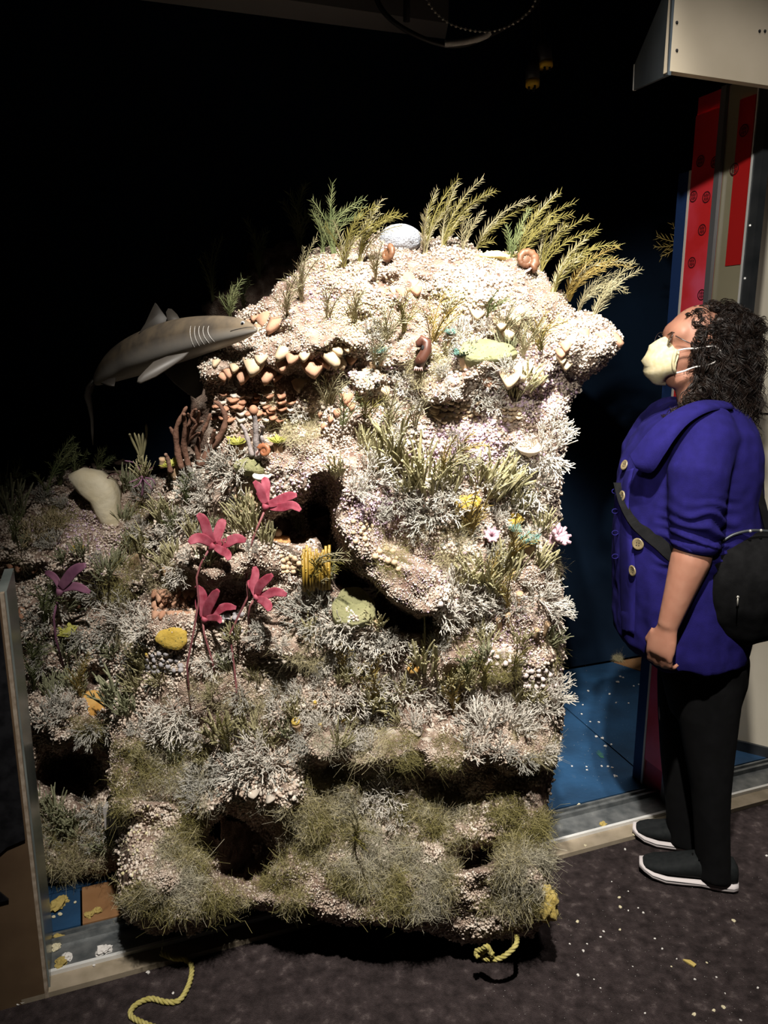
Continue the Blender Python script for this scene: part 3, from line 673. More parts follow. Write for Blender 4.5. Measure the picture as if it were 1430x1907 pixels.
for i, (u, v, r) in enumerate(fill(40, 24, MIDR, 5, EXI) + fill(14, 26, LEFR, 6, EXI)):
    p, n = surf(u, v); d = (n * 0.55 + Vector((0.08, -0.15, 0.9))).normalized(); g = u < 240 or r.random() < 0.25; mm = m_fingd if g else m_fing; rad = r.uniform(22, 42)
    put(variant(FC, FING, i % len(FING), mm), 'finger_weed', mm, p, frame(d, spin=i * 2.3), rad * px(p.y) * 1.3, where_label(('short ' if rad < 32 else 'tall ') + ('dull' if g else 'olive') + ' finger weed', u, v), 'seaweed', 'finger weed tufts on the reef')
# ---- moss patches that can be told apart
mosses = [(545,770,46,0),(560,800,36,0),(780,985,44,0),(830,1015,46,0),(735,1045,36,1),(700,985,30,0),(940,1240,34,1),(1010,1210,40,1),(1030,1050,34,0),(225,1080,46,1),(205,1100,34,1),(300,1075,40,0),(340,1065,30,0),(255,975,50,1),(90,1000,50,0),(60,1020,40,0),(110,960,36,1),
 (560,1200,46,0),(600,1215,40,0),(530,1275,46,0),(480,1290,46,0),(420,1290,40,0),(250,1215,34,1),(235,1190,26,0),(160,1360,34,1),(380,1270,34,0),(620,1360,44,2),(690,1385,46,0),(760,1395,40,1),(830,1400,40,1),(990,1385,46,0),(1025,1400,34,0),(905,1250,30,1),(320,1300,46,0),(880,1190,30,1),
 (300,1420,56,1),(340,1440,50,2),(260,1430,44,0),(290,1470,46,2),(600,730,24,0),(800,690,40,0),(860,1055,30,0),(560,1330,34,0),(820,1180,30,1),(110,1570,46,1),(150,1545,40,0),(85,1590,36,1)]
for i, (u, v, r, c) in enumerate(mosses):
    p, n = surf(u, v); d = (n + Vector((0, 0, 0.1))).normalized()
    put(moss_mesh(i % 5, c), 'moss_tuft', m_moss[c], p, frame(d, spin=i * 1.7), r * px(p.y) * 1.1,
        where_label(('straw-coloured', 'olive', 'grey')[c] + ' hairy moss tuft', u, v), 'moss', 'hairy moss tufts on the reef')
# ---- the uncountable hair moss over the foot of the block: one object
def moss_carpet(name, R, boxes, n, seed, ms, label):
    r = np.random.default_rng(seed)
    uv = np.concatenate([np.stack([r.uniform(u0, u1, int(n * wg)), r.uniform(v0, v1, int(n * wg))], -1) for (u0, u1, v0, v1, wg) in boxes])
    n3 = lambda q: np.stack([q[:, 0] / 100, q[:, 1] / 100, q[:, 0] * 0], -1)
    N3 = n3(uv)
    keep = (vnoise(N3, 2.2, seed) + 0.6 * vnoise(N3, 5, seed + 1)) > r.uniform(-0.55, 0.20, len(uv)); uv = uv[keep]
    i = np.clip(((uv[:, 1] - R.vs[0]) / R.step).astype(int), 0, len(R.vs) - 1); j = np.clip(((uv[:, 0] - R.us[0]) / R.step).astype(int), 0, len(R.us) - 1)
    ok = R.ins[i, j]
    for hu, hv, ru, rv in ((452, 1572, 82, 76), (885, 1596, 48, 30), (870, 1464, 175, 26)): ok &= ((uv[:, 0] - hu) / ru) ** 2 + ((uv[:, 1] - hv) / rv) ** 2 > 1
    i, j, uv = i[ok], j[ok], uv[ok]; k = len(i)
    p = R.P[i, j] + r.normal(0, 0.004, (k, 3)); nn = R.N[i, j]; N3 = n3(uv)
    flow = np.stack([vnoise(N3, 3.2, seed + 4), vnoise(N3, 3.2, seed + 5) * 0.4, vnoise(N3, 3.2, seed + 6)], -1)
    d = nn * 0.75 + flow * 0.9 + r.normal(0, 0.6, (k, 3)); d /= np.linalg.norm(d, axis=1, keepdims=True)
    L = r.uniform(0.008, 0.024, k)[:, None] * (1 + 0.4 * vnoise(N3, 2.2, seed))[:, None]; cv = r.normal(0, 1.1, (k, 3)) - nn * 0.7; cw = r.normal(0, 0.35, (k, 3)); cx = r.normal(0, 0.35, (k, 3))
    sd = np.cross(d, r.normal(size=(k, 3))); sd /= np.linalg.norm(sd, axis=1, keepdims=True); wd = r.uniform(0.00028, 0.0006, k)[:, None]
    rows = []
    for t in (0, 0.25, 0.5, 0.75, 1.0):
        q = p + d * L * t + cv * L * t * t * 0.75 + cw * L * math.sin(7 * t) * 0.8 + cx * L * (math.cos(7 * t) - 1) * 0.8; ww = sd * wd * (1 - 0.4 * t); rows += [q - ww, q + ww]
    Vv = np.stack(rows, 1).reshape(-1, 3)
    Ff = (np.array([(0, 1, 3, 2), (2, 3, 5, 4), (4, 5, 7, 6), (6, 7, 9, 8)])[None] + 10 * np.arange(k)[:, None, None]).reshape(-1, 4)
    o = np_mesh(name, Vv, Ff, ms[0]); tag(o, label, 'moss', kind='stuff')
    for m in ms[1:]: o.data.materials.append(m)
    c = vnoise(N3, 2.0, seed + 8) + r.normal(0, 0.25, k); mi = np.where(c < -0.12, 1, np.where(c > 0.30, 2, 0)).astype(np.int32)
    o.data.polygons.foreach_set('material_index', np.repeat(mi, 4)); return o
LB = [(215,1035,1500,1705,0.45),(640,1035,1490,1690,0.30),(215,400,1380,1700,0.15),(560,760,1380,1560,0.10)]
moss_carpet('hair_moss', RA, LB, 120000, 71, m_moss, 'straw, olive and grey hair moss matted over the foot of the big reef block')
moss_carpet('hair_moss', RB, [(60, 215, 1500, 1640, 1.0)], 6000, 74, [m_moss[1], m_moss[0], m_moss[2]], 'olive hair moss on the foot of the dim inner reef')

# ---- feathery seaweed: every frond a part
m_fr = [mat('frond_olive', (0.12, 0.105, 0.025), 0.7, (0.20, 0.175, 0.05), 16, (0.32, 0.29, 0.14), spec=0.25), mat('frond_pale', (0.24, 0.215, 0.115), 0.75, (0.36, 0.33, 0.21), 20, spec=0.25),
        mat('frond_golden', (0.22, 0.155, 0.035), 0.7, (0.32, 0.24, 0.08), 16, spec=0.25), mat('frond_green', (0.10, 0.13, 0.05), 0.75, (0.20, 0.22, 0.10), 16, spec=0.25)]
def frond_mesh(P0, P1, bend, seed, leaf, dens):
    r = random.Random(seed); mb = MB()
    P0, P1 = Vector(P0), Vector(P1); ax = P1 - P0; L = ax.length
    side_ = Vector((ax.z, 0, -ax.x)).normalized(); mid = (P0 + P1) / 2 - side_ * bend * L
    def pt(t): return P0 * (1 - t) ** 2 + mid * 2 * t * (1 - t) + P1 * t * t
    def tan(t): return ((mid - P0) * (1 - t) + (P1 - mid) * t).normalized()
    mb.tube([pt(k / 7) for k in range(8)], [L * 0.011 * (1 - 0.75 * k / 7) + 0.0007 for k in range(8)], 4)
    n = int(dens * max(L, 0.06) / 0.1 * 11)
    for k in range(n):
        t = 0.12 + 0.88 * (k + r.uniform(-0.3, 0.3)) / n
        t = min(max(t, 0.08), 1.0)
        p = pt(t); d = tan(t)
        s_ = 1 if k % 2 else -1
        out = Vector((d.z, 0, -d.x)) * s_ + Vector((0, r.gauss(0, 0.45), 0))
        e = (d * r.uniform(0.85, 1.3) + out * r.uniform(0.4, 1.0)).normalized()
        ll = leaf * r.uniform(0.55, 1.3) * (1.0 - 0.4 * t) * (0.7 + 0.6 * min(1, t * 3))
        w1 = e.cross(Vector((0, 1, 0))).normalized() * ll * 0.048; w2 = Vector((0, ll * 0.042, 0))
        q = p + e * ll * 0.45; tip = p + e * ll
        mb.add([p, q + w1, q - w1 * 0.5 + w2, q - w1 * 0.5 - w2, tip], [(0, 1, 2), (0, 2, 3), (0, 3, 1), (4, 2, 1), (4, 3, 2), (4, 1, 3)])
    return mb.mesh('frond')
# base u, v ; list of tips (du, dv, bend) ; material ; reef
fe = [(562,560,[(-10,-70,.1),(28,-118,.12),(5,-100,.05),(-22,-50,.1)],1,None),(535,588,[(5,-60,.1),(-8,-48,0),(18,-75,.1)],1,None),(640,500,[(-20,-90,.1),(35,-110,.12),(60,-118,.2),(15,-70,.05)],0,None),(668,490,[(45,-120,.15),(70,-95,.2),(30,-100,.1),(88,-88,.25)],0,None),(700,520,[(-12,-62,.05),(12,-70,.05)],1,None),
 (620,470,[(-40,-100,.1),(0,-130,.05),(60,-100,.3)],3,None),(600,470,[(-20,-80,.1),(85,-85,.35)],3,None),
 (790,470,[(25,-120,.1),(65,-138,.15),(50,-100,.1),(5,-80,.05)],0,None),(825,460,[(28,-120,.1),(75,-128,.15),(100,-105,.2),(40,-90,.1)],0,None),(860,462,[(40,-70,.1),(15,-60,.05)],1,None),(885,462,[(55,-50,.15),(35,-15,.1),(110,-92,.2)],0,None),(948,478,[(-5,-60,.1),(40,-90,.1),(25,-55,.05)],3,None),
 (965,490,[(35,-100,.1),(80,-132,.15),(105,-112,.2),(60,-85,.1)],0,None),(1005,505,[(50,-90,.1),(92,-100,.2),(30,-105,.1)],0,None),(1030,545,[(60,-100,.15),(85,-118,.15),(125,-88,.3),(40,-75,.1)],0,None),(1058,560,[(70,-60,.2),(115,-70,.35),(95,-100,.25),(30,-70,.1)],2,None),(1080,580,[(90,-40,.45),(40,-40,.2),(75,-72,.3)],1,None),(1105,588,[(48,-70,.1),(78,-100,.15),(30,-45,.05)],1,None),
 (720,640,[(-10,-70,.05),(15,-80,.05),(-28,-50,.1),(35,-55,.1)],1,None),(752,620,[(8,-80,.05),(-14,-62,.05),(26,-60,.1)],0,None),(808,640,[(-10,-80,.05),(20,-95,.1),(42,-70,.1)],2,None),(835,600,[(15,-50,.1),(-12,-48,.05)],0,None),(660,600,[(5,-70,.05),(-15,-55,.05),(22,-60,.1)],1,None),(610,590,[(-5,-55,.05),(15,-60,.1)],1,None),(700,690,[(-8,-60,.05),(14,-72,.05),(30,-45,.1)],1,None),
 (935,640,[(-8,-75,.05),(25,-80,.1),(48,-62,.15)],1,None),(972,668,[(-15,-70,.05),(15,-85,.1),(38,-65,.1)],1,None),(1000,640,[(18,-60,.1),(42,-48,.15)],2,None),(905,590,[(40,-35,.1),(22,-50,.1)],3,None),(1010,660,[(10,-50,.05),(-18,-50,.1)],0,None),
 (610,760,[(-8,-62,.05),(16,-70,.1),(35,-50,.1)],1,None),(640,800,[(-5,-72,.05),(25,-62,.1)],3,None),(682,800,[(8,-85,.05),(-18,-70,.05),(35,-60,.15)],0,None),(728,800,[(-10,-80,.05),(12,-90,.05),(30,-60,.1)],1,None),(775,800,[(10,-60,.05),(-12,-50,.05)],1,None),
 (820,900,[(30,-90,.1),(50,-70,.15),(70,-60,.2),(12,-80,.05)],2,None),(850,850,[(50,-25,.1),(35,-45,.1)],2,None),(880,1000,[(-15,-70,.05),(8,-85,.05),(30,-60,.1)],2,None),(955,1045,[(-5,-60,.05),(15,-75,.1),(35,-55,.1)],2,None),(915,1135,[(-8,-95,.05),(12,-110,.05),(30,-70,.1)],2,None),(945,1140,[(10,-80,.05),(-10,-60,.05)],2,None),
 (590,1090,[(60,-60,.25),(40,-30,.15),(-10,-50,.1),(75,-35,.3),(25,-55,.1)],0,None),(575,1120,[(-15,-60,.05),(20,-62,.1)],0,None),(845,1330,[(-10,-70,.05),(14,-80,.05)],2,None),(900,1290,[(-15,-70,.05),(14,-60,.1)],0,None),(955,1260,[(10,-50,.05),(28,-55,.1)],0,None),(700,1330,[(-14,-95,.05),(8,-110,.05)],2,None),(870,1265,[(12,-50,.1),(-10,-45,.1)],3,None),(640,1260,[(-10,-60,.05),(12,-50,.05)],2,None),
 (430,590,[(5,-60,.1),(22,-72,.15),(-8,-40,.05)],3,None),(452,575,[(12,-60,.1),(-14,-50,.1)],3,RC),(480,520,[(-20,-110,.1),(20,-90,.1)],3,RC),(400,560,[(-20,-90,.1),(15,-120,.1)],3,RC),(560,460,[(-20,-100,.1),(10,-120,.1),(40,-90,.2)],3,RC),
 (112,905,[(25,-80,.1),(-8,-60,.1),(38,-60,.15)],3,RB),(142,900,[(22,-58,.05),(-8,-75,.05)],3,RB),(30,925,[(-10,-60,.1),(25,-45,.1),(8,-72,.05)],3,RB),(85,930,[(-20,-50,.1),(52,-118,.1)],3,RB),(85,1170,[(-20,-80,.05),(10,-90,.05),(25,-60,.1)],3,RB),(95,1140,[(20,-60,.1),(-25,-50,.1)],3,RB),
 (150,1300,[(-10,-80,.05),(15,-85,.1),(-25,-55,.1)],2,RB),(60,1290,[(-20,-70,.1),(14,-60,.1)],3,RB),(180,880,[(20,-50,.1),(35,-30,.1)],3,RB),(320,1010,[(-12,-60,.1),(12,-70,.05)],3,None),(345,940,[(-10,-50,.1),(10,-60,.05)],3,None),
 (60,1240,[(-14,-50,.1),(12,-70,.05),(30,-40,.1)],3,RB),(25,1010,[(-14,-50,.1),(18,-60,.05)],3,RB),(420,1420,[(-15,-90,.05),(20,-80,.1)],0,None),(660,1560,[(35,-10,.2),(-10,-60,.1),(20,20,.2)],0,None)]
for i, (u, v, tips, mi, R) in enumerate(fe):
    p, n = surf(u, v, R)
    t = empty('feathery_seaweed', p - n * 0.004)
    tag(t, where_label(('olive', 'pale straw', 'golden brown', 'dark green')[mi] + ' feathery seaweed', u, v), 'seaweed', 'feathery seaweed on the reef')
    for k, (du, dv, bd_) in enumerate(tips + [(a + random.uniform(-16, 16), b * random.uniform(0.65, 1.0), c) for a, b, c in tips]):
        ys = [surf(u + du * f_, v + dv * f_, R)[0].y for f_ in (0.35, 0.6, 1.0) if inside(np.array([u + du * f_]), np.array([v + dv * f_]), (R or RA).poly)[0]]
        q = at(u + du, v + dv, min([p.y] + ys) + random.uniform(-0.045, 0.01) - (0.045 if ys else 0.01))
        me = frond_mesh(p - n * 0.004 + Vector((random.uniform(-.006, .006), 0, 0)), q, bd_ * (1 if du >= 0 else -1) * 1.4, 900 + i * 7 + k, 0.0215 if p.y < 2.5 else 0.030, 2.2)
        obj('frond', me, m_fr[mi] if random.random() < 0.75 else m_fr[1 if mi != 3 else 3], t)
# sprig beyond the blue board
p = at(1272, 452, 2.95); t = empty('feathery_seaweed', p); tag(t, uniq('small yellow feathery sprig poking out behind the blue board edge'), 'seaweed', 'feathery seaweed on the reef')
for k, (u, v) in enumerate(((1222, 440), (1218, 460), (1230, 478), (1252, 415))):
    obj('frond', frond_mesh(p, at(u, v, 2.92), 0.08, 5000 + k, 0.03, 1.0), m_fr[2], t)
# ------------------------------------------------------------------ brackets, cups, shells, sponges
m_shelf = mat('bracket_tan', (0.31, 0.165, 0.10), 0.75, (0.41, 0.245, 0.165), 40, spec=0.25)
m_shelfp = mat('bracket_pale', (0.40, 0.30, 0.19), 0.75, (0.48, 0.38, 0.26), 40, spec=0.25)
m_shelfo = mat('bracket_orange', (0.28, 0.135, 0.08), 0.75, (0.37, 0.20, 0.125), 40, spec=0.25)
m_disc = mat('disc_grey', (0.36, 0.31, 0.26), 0.8, (0.45, 0.40, 0.34), 40, spec=0.2)
def bracket_mesh(seed, thin=0.22):
    r = random.Random(seed); mb = MB(); n = 11; top = []; bot = []
    ph = r.uniform(0, 6)
    for k in range(n):
        a = math.pi * k / (n - 1); rr = 1 + 0.07 * math.sin(3 * a + ph)
        # unit bracket: x sideways, y outwards, z up; slightly pointed lip that curls down
        y = (1 - abs(math.cos(a)) ** 1.5) * 1.05 * rr; x = math.cos(a) * 0.66 * rr
        dr = 0.62 if thin > 0.1 else 0.25; top.append(Vector((x, y * 0.85 - 0.15, 0.12 - dr * y))); bot.append(Vector((x * 0.8, y * 0.66 - 0.15, -thin - dr * y)))
    c = [Vector((0, -0.15, 0.20)), Vector((0, -0.15, -thin * 2.4)), Vector((0, 0.25, 0.02 if thin > 0.1 else 0.05))]
    vs_ = top + bot + c; f = []
    for k in range(n - 1):
        f += [(k, k + 1, 2 * n + 2), (k + 1, k, n + k, n + k + 1), (n + k + 1, n + k, 2 * n + 1)]
    f += [(0, 2 * n + 2, 2 * n), (2 * n, 2 * n + 2, n - 1)]
    mb.add(vs_, f)
    me = mb.mesh('bracket')
    bm = bmesh.new(); bm.from_mesh(me); bmesh.ops.recalc_face_normals(bm, faces=bm.faces); bm.to_mesh(me); bm.free()
    me.polygons.foreach_set('use_smooth', [True] * len(me.polygons))
    return me
BRK = [bracket_mesh(600 + i) for i in range(4)]; BRKT = [bracket_mesh(650 + i, 0.07) for i in range(3)]; BC = {}
def bracket_part(parent, u, v, w, m, thin=False, tilt=0.0, R=None, name='bracket'):
    p, n = surf(u, v - w * 0.25, R); n = Vector((n.x * 0.8, n.y, 0)).normalized()
    tpl = BRKT if thin else BRK; i = random.randrange(len(tpl)); key = (thin, i, m.name)
    if key not in BC:
        me = tpl[i].copy(); me.materials.clear(); me.materials.append(m); BC[key] = me
    o = bpy.data.objects.new(name, BC[key]); C.objects.link(o)
    z = Vector((random.uniform(-.12, .12), random.uniform(-.1, .1), 1)) + n * tilt; y = (n - z * n.dot(z) / z.length_squared).normalized(); z.normalize(); x = y.cross(z)
    s = w * px(p.y) * 0.98
    M = Matrix.Translation(p + n * 0.002) @ Matrix((x, y, z)).transposed().to_4x4() @ Matrix.Scale(s, 4)
    o.parent = parent; o.matrix_parent_inverse = parent.matrix_basis.inverted(); o.matrix_basis = M
    return o
def cluster(label, pts, m, thin=False, cat='bracket sponge', name='bracket_cluster', R=None, alt=None):
    u0 = sum(p[0] for p in pts) / len(pts); v0 = sum(p[1] for p in pts) / len(pts)
    t = empty(name, surf(u0, v0, R)[0]); tag(t, uniq(label), cat, 'bracket clusters on the reef')
    for p in pts: bracket_part(t, p[0], p[1], p[2], (alt if alt and random.random() < 0.4 else m), thin, R=R)
    return t
cluster("tan brackets on the rock in front of the shark's snout", [(495,592,34),(514,603,30),(466,602,20),(482,608,18),(474,592,14)], m_shelf)
cluster('cluster of tan brackets on the ledge edge below the shark', [(475,682,36),(455,694,32),(500,697,34),(427,692,20),(440,684,18),(402,678,16),(488,668,20),(415,700,18)], m_shelf, alt=m_shelfp)
cluster('row of broad tan brackets along the dark ledge left of the horn shell', [(530,656,32),(547,668,26),(580,686,36),(601,673,24),(612,664,38),(632,673,26),(622,650,24),(556,716,28),(516,702,20),(652,668,20),(528,682,22),(565,662,22),(645,650,18)], m_shelf, alt=m_shelfp)
cluster('small pale brackets on the grey crust left of the horn shell', [(672,700,22),(690,708,22),(699,694,20),(709,702,18),(714,724,22),(682,690,14)], m_shelfp)
cluster('pale brackets hanging under the green dotted pad', [(905,712,24),(924,713,22),(952,706,30),(966,691,32),(956,687,24),(987,682,22),(1002,692,20),(1002,704,22),(940,694,18)], m_shelfp, alt=m_shelf)
cluster('pale brackets above the green dotted pad', [(890,586,22),(916,614,22),(935,604,20),(946,616,32),(957,599,22),(967,578,22),(925,594,16)], m_shelfp)
cluster('tan brackets just below the small ammonite near the white ball', [(757,521,34),(750,546,20),(776,541,20),(708,546,20),(770,528,16),(735,540,16)], m_shelf, alt=m_shelfp)
cluster('tan brackets tucked below the right-hand overhang', [(1048,656,20),(1056,645,20),(1063,632,18),(1045,668,18),(1052,680,18)], m_shelf, alt=m_shelfp)
cluster('two tan brackets on the outer tip of the right-hand overhang', [(1142,632,30),(1120,626,20),(1086,620,22)], m_shelf)
cluster('small orange brackets stuck on the wall below the dark ledge', [(628,770,18),(645,742,22),(652,756,16),(618,778,14),(606,790,14),(598,770,12)], m_shelfo)
rr = random.Random(5)
cluster('thin grey flakes fanned across the rock below the right-hand brackets', [(812 + 12 * k + rr.uniform(-3, 3), 757 + 9 * j + rr.uniform(-3, 3), 17) for j in range(4) for k in range(8) if rr.random() < 0.85], m_shelfp, True, 'flake sponge')
cluster('small patch of thin pale flakes in the undercut right of the larger patch', [(938 + 10 * k, 763 + 9 * j + rr.uniform(-2, 2), 15) for j in range(3) for k in range(4)], m_shelfp, True, 'flake sponge')
cluster('sheet of thin brown flakes on the wall behind the antler coral', [(405 + 15 * k + rr.uniform(-4, 4), 740 + 11 * j + rr.uniform(-3, 3), 20) for j in range(5) for k in range(10) if rr.random() < 0.8], m_shelfo, True, 'flake sponge', alt=m_disc)
cluster('cluster of brown scales left of the lowest pink sea lily', [(288 + 14 * k + (7 if j % 2 else 0) + rr.uniform(-2, 2), 1104 + 10 * j + rr.uniform(-2, 2), 16) for j in range(5) for k in range(6)], m_shelf, False, 'scale sponge', alt=m_shelfo)
cluster('row of small grey-tan brackets in the middle of the lower slope', [(493 + 13 * k + rr.uniform(-3, 3), 1232 + 8 * j + rr.uniform(-2, 2), 16) for j in range(4) for k in range(7) if rr.random() < 0.85], m_disc, True, 'flake sponge')
cluster('few orange-brown scales on the dim inner reef near its top', [(22,1052,16),(34,1056,16),(66,1060,12),(15,1062,12),(148,1125,16)], m_shelfo, R=RB)
cluster('dim orange-brown scales beside the partition corner', [(15 + 12 * k, 1135 + 11 * j, 15) for j in range(4) for k in range(3)], m_shelfo, R=RB)
cluster('three flat grey discs in the white coral thicket', [(470,1484,26),(484,1474,26),(506,1490,24)], m_disc, True, 'disc')
cluster('four small grey discs above the long dark undercut', [(731,1364,24),(775,1368,24),(798,1367,20),(794,1382,18)], m_disc, True, 'disc')
cluster('pair of pale chips near the white coral bank', [(820,1342,22),(806,1352,14)], m_disc, True, 'disc')

# knob clusters: each knob a part
def ico(seed):
    bm = bmesh.new(); bmesh.ops.create_icosphere(bm, subdivisions=1, radius=1.0)
    r = random.Random(seed)
    for v_ in bm.verts: v_.co *= r.uniform(0.9, 1.1)
    me = bpy.data.meshes.new('knob'); bm.to_mesh(me); bm.free(); me.polygons.foreach_set('use_smooth', [True] * len(me.polygons)); return me
KN = ico(3); KC = {}
def knobs(label, pts, m, R=None):
    u0 = sum(p[0] for p in pts) / len(pts); v0 = sum(p[1] for p in pts) / len(pts)
    t = empty('knob_cluster', surf(u0, v0, R)[0]); tag(t, uniq(label), 'knob sponge', 'knob clusters on the reef')
    if m.name not in KC: KC[m.name] = KN.copy(); KC[m.name].materials.append(m)
    for u, v, r in pts:
        p, n = surf(u, v, R); o = bpy.data.objects.new('knob', KC[m.name]); C.objects.link(o); o.parent = t; o.matrix_parent_inverse = t.matrix_basis.inverted()
        o.matrix_basis = Matrix.Translation(p + n * 0.003) @ frame(n, spin=u) @ Matrix.Scale(r * px(p.y), 4)
def scat(u0, u1, v0, v1, st, r, seed, sl=0.0):
    q = random.Random(seed); out = []
    v = v0
    while v < v1:
        u = u0 + q.uniform(0, st)
        while u < u1:
            if q.random() < 0.85: out.append((u + q.uniform(-2, 2), v + sl * (u - u0) + q.uniform(-2, 2), r * q.uniform(0.75, 1.2)))
            u += st
        v += st * 0.85
    return out
m_knt = mat('knob_tan', (0.46, 0.33, 0.20), 0.8, (0.56, 0.43, 0.29), 60); m_kng = mat('knob_grey', (0.22, 0.21, 0.22), 0.8, (0.36, 0.34, 0.35), 60); m_knp = mat('knob_pale', (0.50, 0.42, 0.40), 0.8, (0.62, 0.54, 0.52), 60)
knobs('tan knobs on the upper hanging lobe', scat(655, 690, 972, 1016, 11, 6, 1, 0.2), m_knt)
knobs('tan knobs along the lower hanging lobe', scat(700, 742, 1018, 1050, 11, 6.5, 2, 0.3), m_knt)
knobs('ochre knobs below the topmost pink sea lily', scat(440, 480, 925, 960, 10, 5.5, 3), m_knt)
knobs('tan knobs left of the golden tube coral', scat(520, 562, 1038, 1066, 10, 6, 4), m_knt)
knobs('pale knobs on top of the golden tube coral', scat(560, 612, 985, 1008, 10, 6, 5), m_knt)
knobs('grey knobs below the lowest pink sea lily', scat(400, 450, 1145, 1180, 10, 6.5, 6), m_kng)
knobs('bluish grey knobs below the yellow disc sponge', scat(270, 340, 1218, 1250, 12, 7, 7), m_kng)
knobs('pale pink knobs inside the lower right shadow', scat(900, 985, 1205, 1245, 12, 6.5, 8), m_knp)
knobs('pale pink knobs near the right edge of the reef', scat(965, 1035, 1248, 1290, 11, 6.5, 9), m_knp)
knobs('pale knobs at the right end of the cleft', scat(812, 850, 1125, 1165, 11, 7, 10), m_knp)

# stub tubes with coloured feather tops (u, v, h px, colour)
m_stub = mat('stub_tan', (0.36, 0.24, 0.14), 0.8, (0.45, 0.32, 0.20), 40); m_teal = mat('teal_polyp', (0.05, 0.12, 0.10), 0.7, (0.11, 0.19, 0.16), 40); m_lime = mat('lime_polyp', (0.25, 0.25, 0.04), 0.7, (0.33, 0.32, 0.08), 40)
m_sf = mat('stub_yellow', (0.42, 0.30, 0.06), 0.8)
def stub(u, v, h, w, top, R=None):
    p, n = surf(u, v, R); s = px(p.y); t = empty('tube_worm', p)
    word = {None: 'small bare tan tube worm', 'teal': 'tube worm with teal feather top', 'lime': 'tube worm with yellow-green feather top', 'yel': 'stubby tube worm with yellow tip'}[top]
    tag(t, where_label(word, u, v), 'tube worm', 'tube worms on the reef')
    ax = (n * 0.35 + Vector((0, -0.1, 1))).normalized(); H = h * s; W = w * s / 2
    pts = [p - ax * 0.01 + ax * (H + 0.01) * k / 5 for k in range(6)]
    MB().tube(pts, [W * 0.9, W * 0.85, W * 0.95, W * 0.9, W, W * 1.08], 8).build('stalk', m_stub, t, True)
    if top == 'yel': MB().tube([pts[-1], pts[-1] + ax * H * 0.2], [W * 1.05, W * 0.9], 8).build('tip', m_sf, t, True)
    elif top:
        mb = MB(); c = pts[-1]; n_ = 11
        Mx = frame(ax)
        for k in range(n_):
            a = 2 * math.pi * k / n_; d = (Mx @ Vector((math.cos(a), math.sin(a), 0.55))).normalized(); e = (Mx @ Vector((-math.sin(a), math.cos(a), 0))).normalized()
            l = W * 2.5 * (0.85 + 0.3 * (k % 2)); mb.add([c, c + d * l * 0.6 + e * W * 0.62, c + d * l, c + d * l * 0.6 - e * W * 0.62], [(0, 1, 2, 3)])
            mb.add([c + ax * W * .3, c + d * l * 0.55 + e * W * 0.5 + ax * W * 0.5, c + d * l * .8 + ax * W * 0.5], [(0, 1, 2)])
        mb.build('feather_top', m_lime if top == 'lime' else m_teal, t, fix=False)
for a in [(710,674,14,14,'teal'),(835,640,16,14,'teal'),(865,682,16,20,'teal'),(955,1000,14,16,'teal'),(985,1024,16,20,'teal'),(445,838,14,20,'lime'),(516,838,14,18,'lime'),(326,884,16,18,'lime'),(743,858,12,16,'lime'),(130,1190,12,18,'lime'),(300,865,12,12,None),
          (246,1058,26,12,None),(258,1054,26,11,None),(305,1068,18,10,None),(710,1162,24,10,None),(702,1166,16,11,None),(930,1168,22,12,None),(945,1160,24,12,None),(1012,1176,22,12,None),(965,1122,22,13,None),(280,1228,14,8,'yel'),(312,1226,14,8,'yel'),(586,1320,18,8,'yel'),(596,1362,14,8,'yel'),(672,1258,14,8,'yel'),(560,1365,30,20,'yel'),(695,690,14,13,None),(840,1170,14,10,None),(1000,1180,12,10,None),(640,1350,14,9,'yel')]: stub(*a)

# bowls
m_bowl = mat('bowl_white', (0.58, 0.53, 0.44), 0.6, (0.66, 0.61, 0.52), 30, spec=0.35); m_bowlt = mat('bowl_tan', (0.50, 0.38, 0.27), 0.65, (0.60, 0.48, 0.37), 30, spec=0.35)
def bowl(u, v, ru, m, label, tilt=0.25, ov=1.0):
    p, n = surf(u, v + 8); s = ru * px(p.y); c = p + Vector((0, -s * 0.75, s * 0.1))
    prof = [(0.16, -0.75), (0.30, -0.62), (0.72, -0.42), (0.96, -0.10), (1.0, 0.0), (0.93, 0.0), (0.6, -0.10), (0.0, -0.16)]
    rings = [[c + Vector((math.cos(2 * math.pi * k / 24) * r_ * s, math.sin(2 * math.pi * k / 24) * r_ * s * ov, z_ * s + math.sin(2 * math.pi * k / 24) * r_ * s * tilt)) for k in range(24)] for r_, z_ in [(max(a, 0.001), b) for a, b in prof]]
    o = MB().loft(rings).build('bowl', m, None, True); o.name = 'bowl_sponge'; tag(o, uniq(label), 'bowl sponge'); return o
bowl(490, 875, 18, m_bowl, 'small white bowl sponge above the topmost pink sea lily')
bowl(982, 822, 24, m_bowlt, 'tan oval bowl sponge near the right edge of the upper slope', 0.3, 0.8)

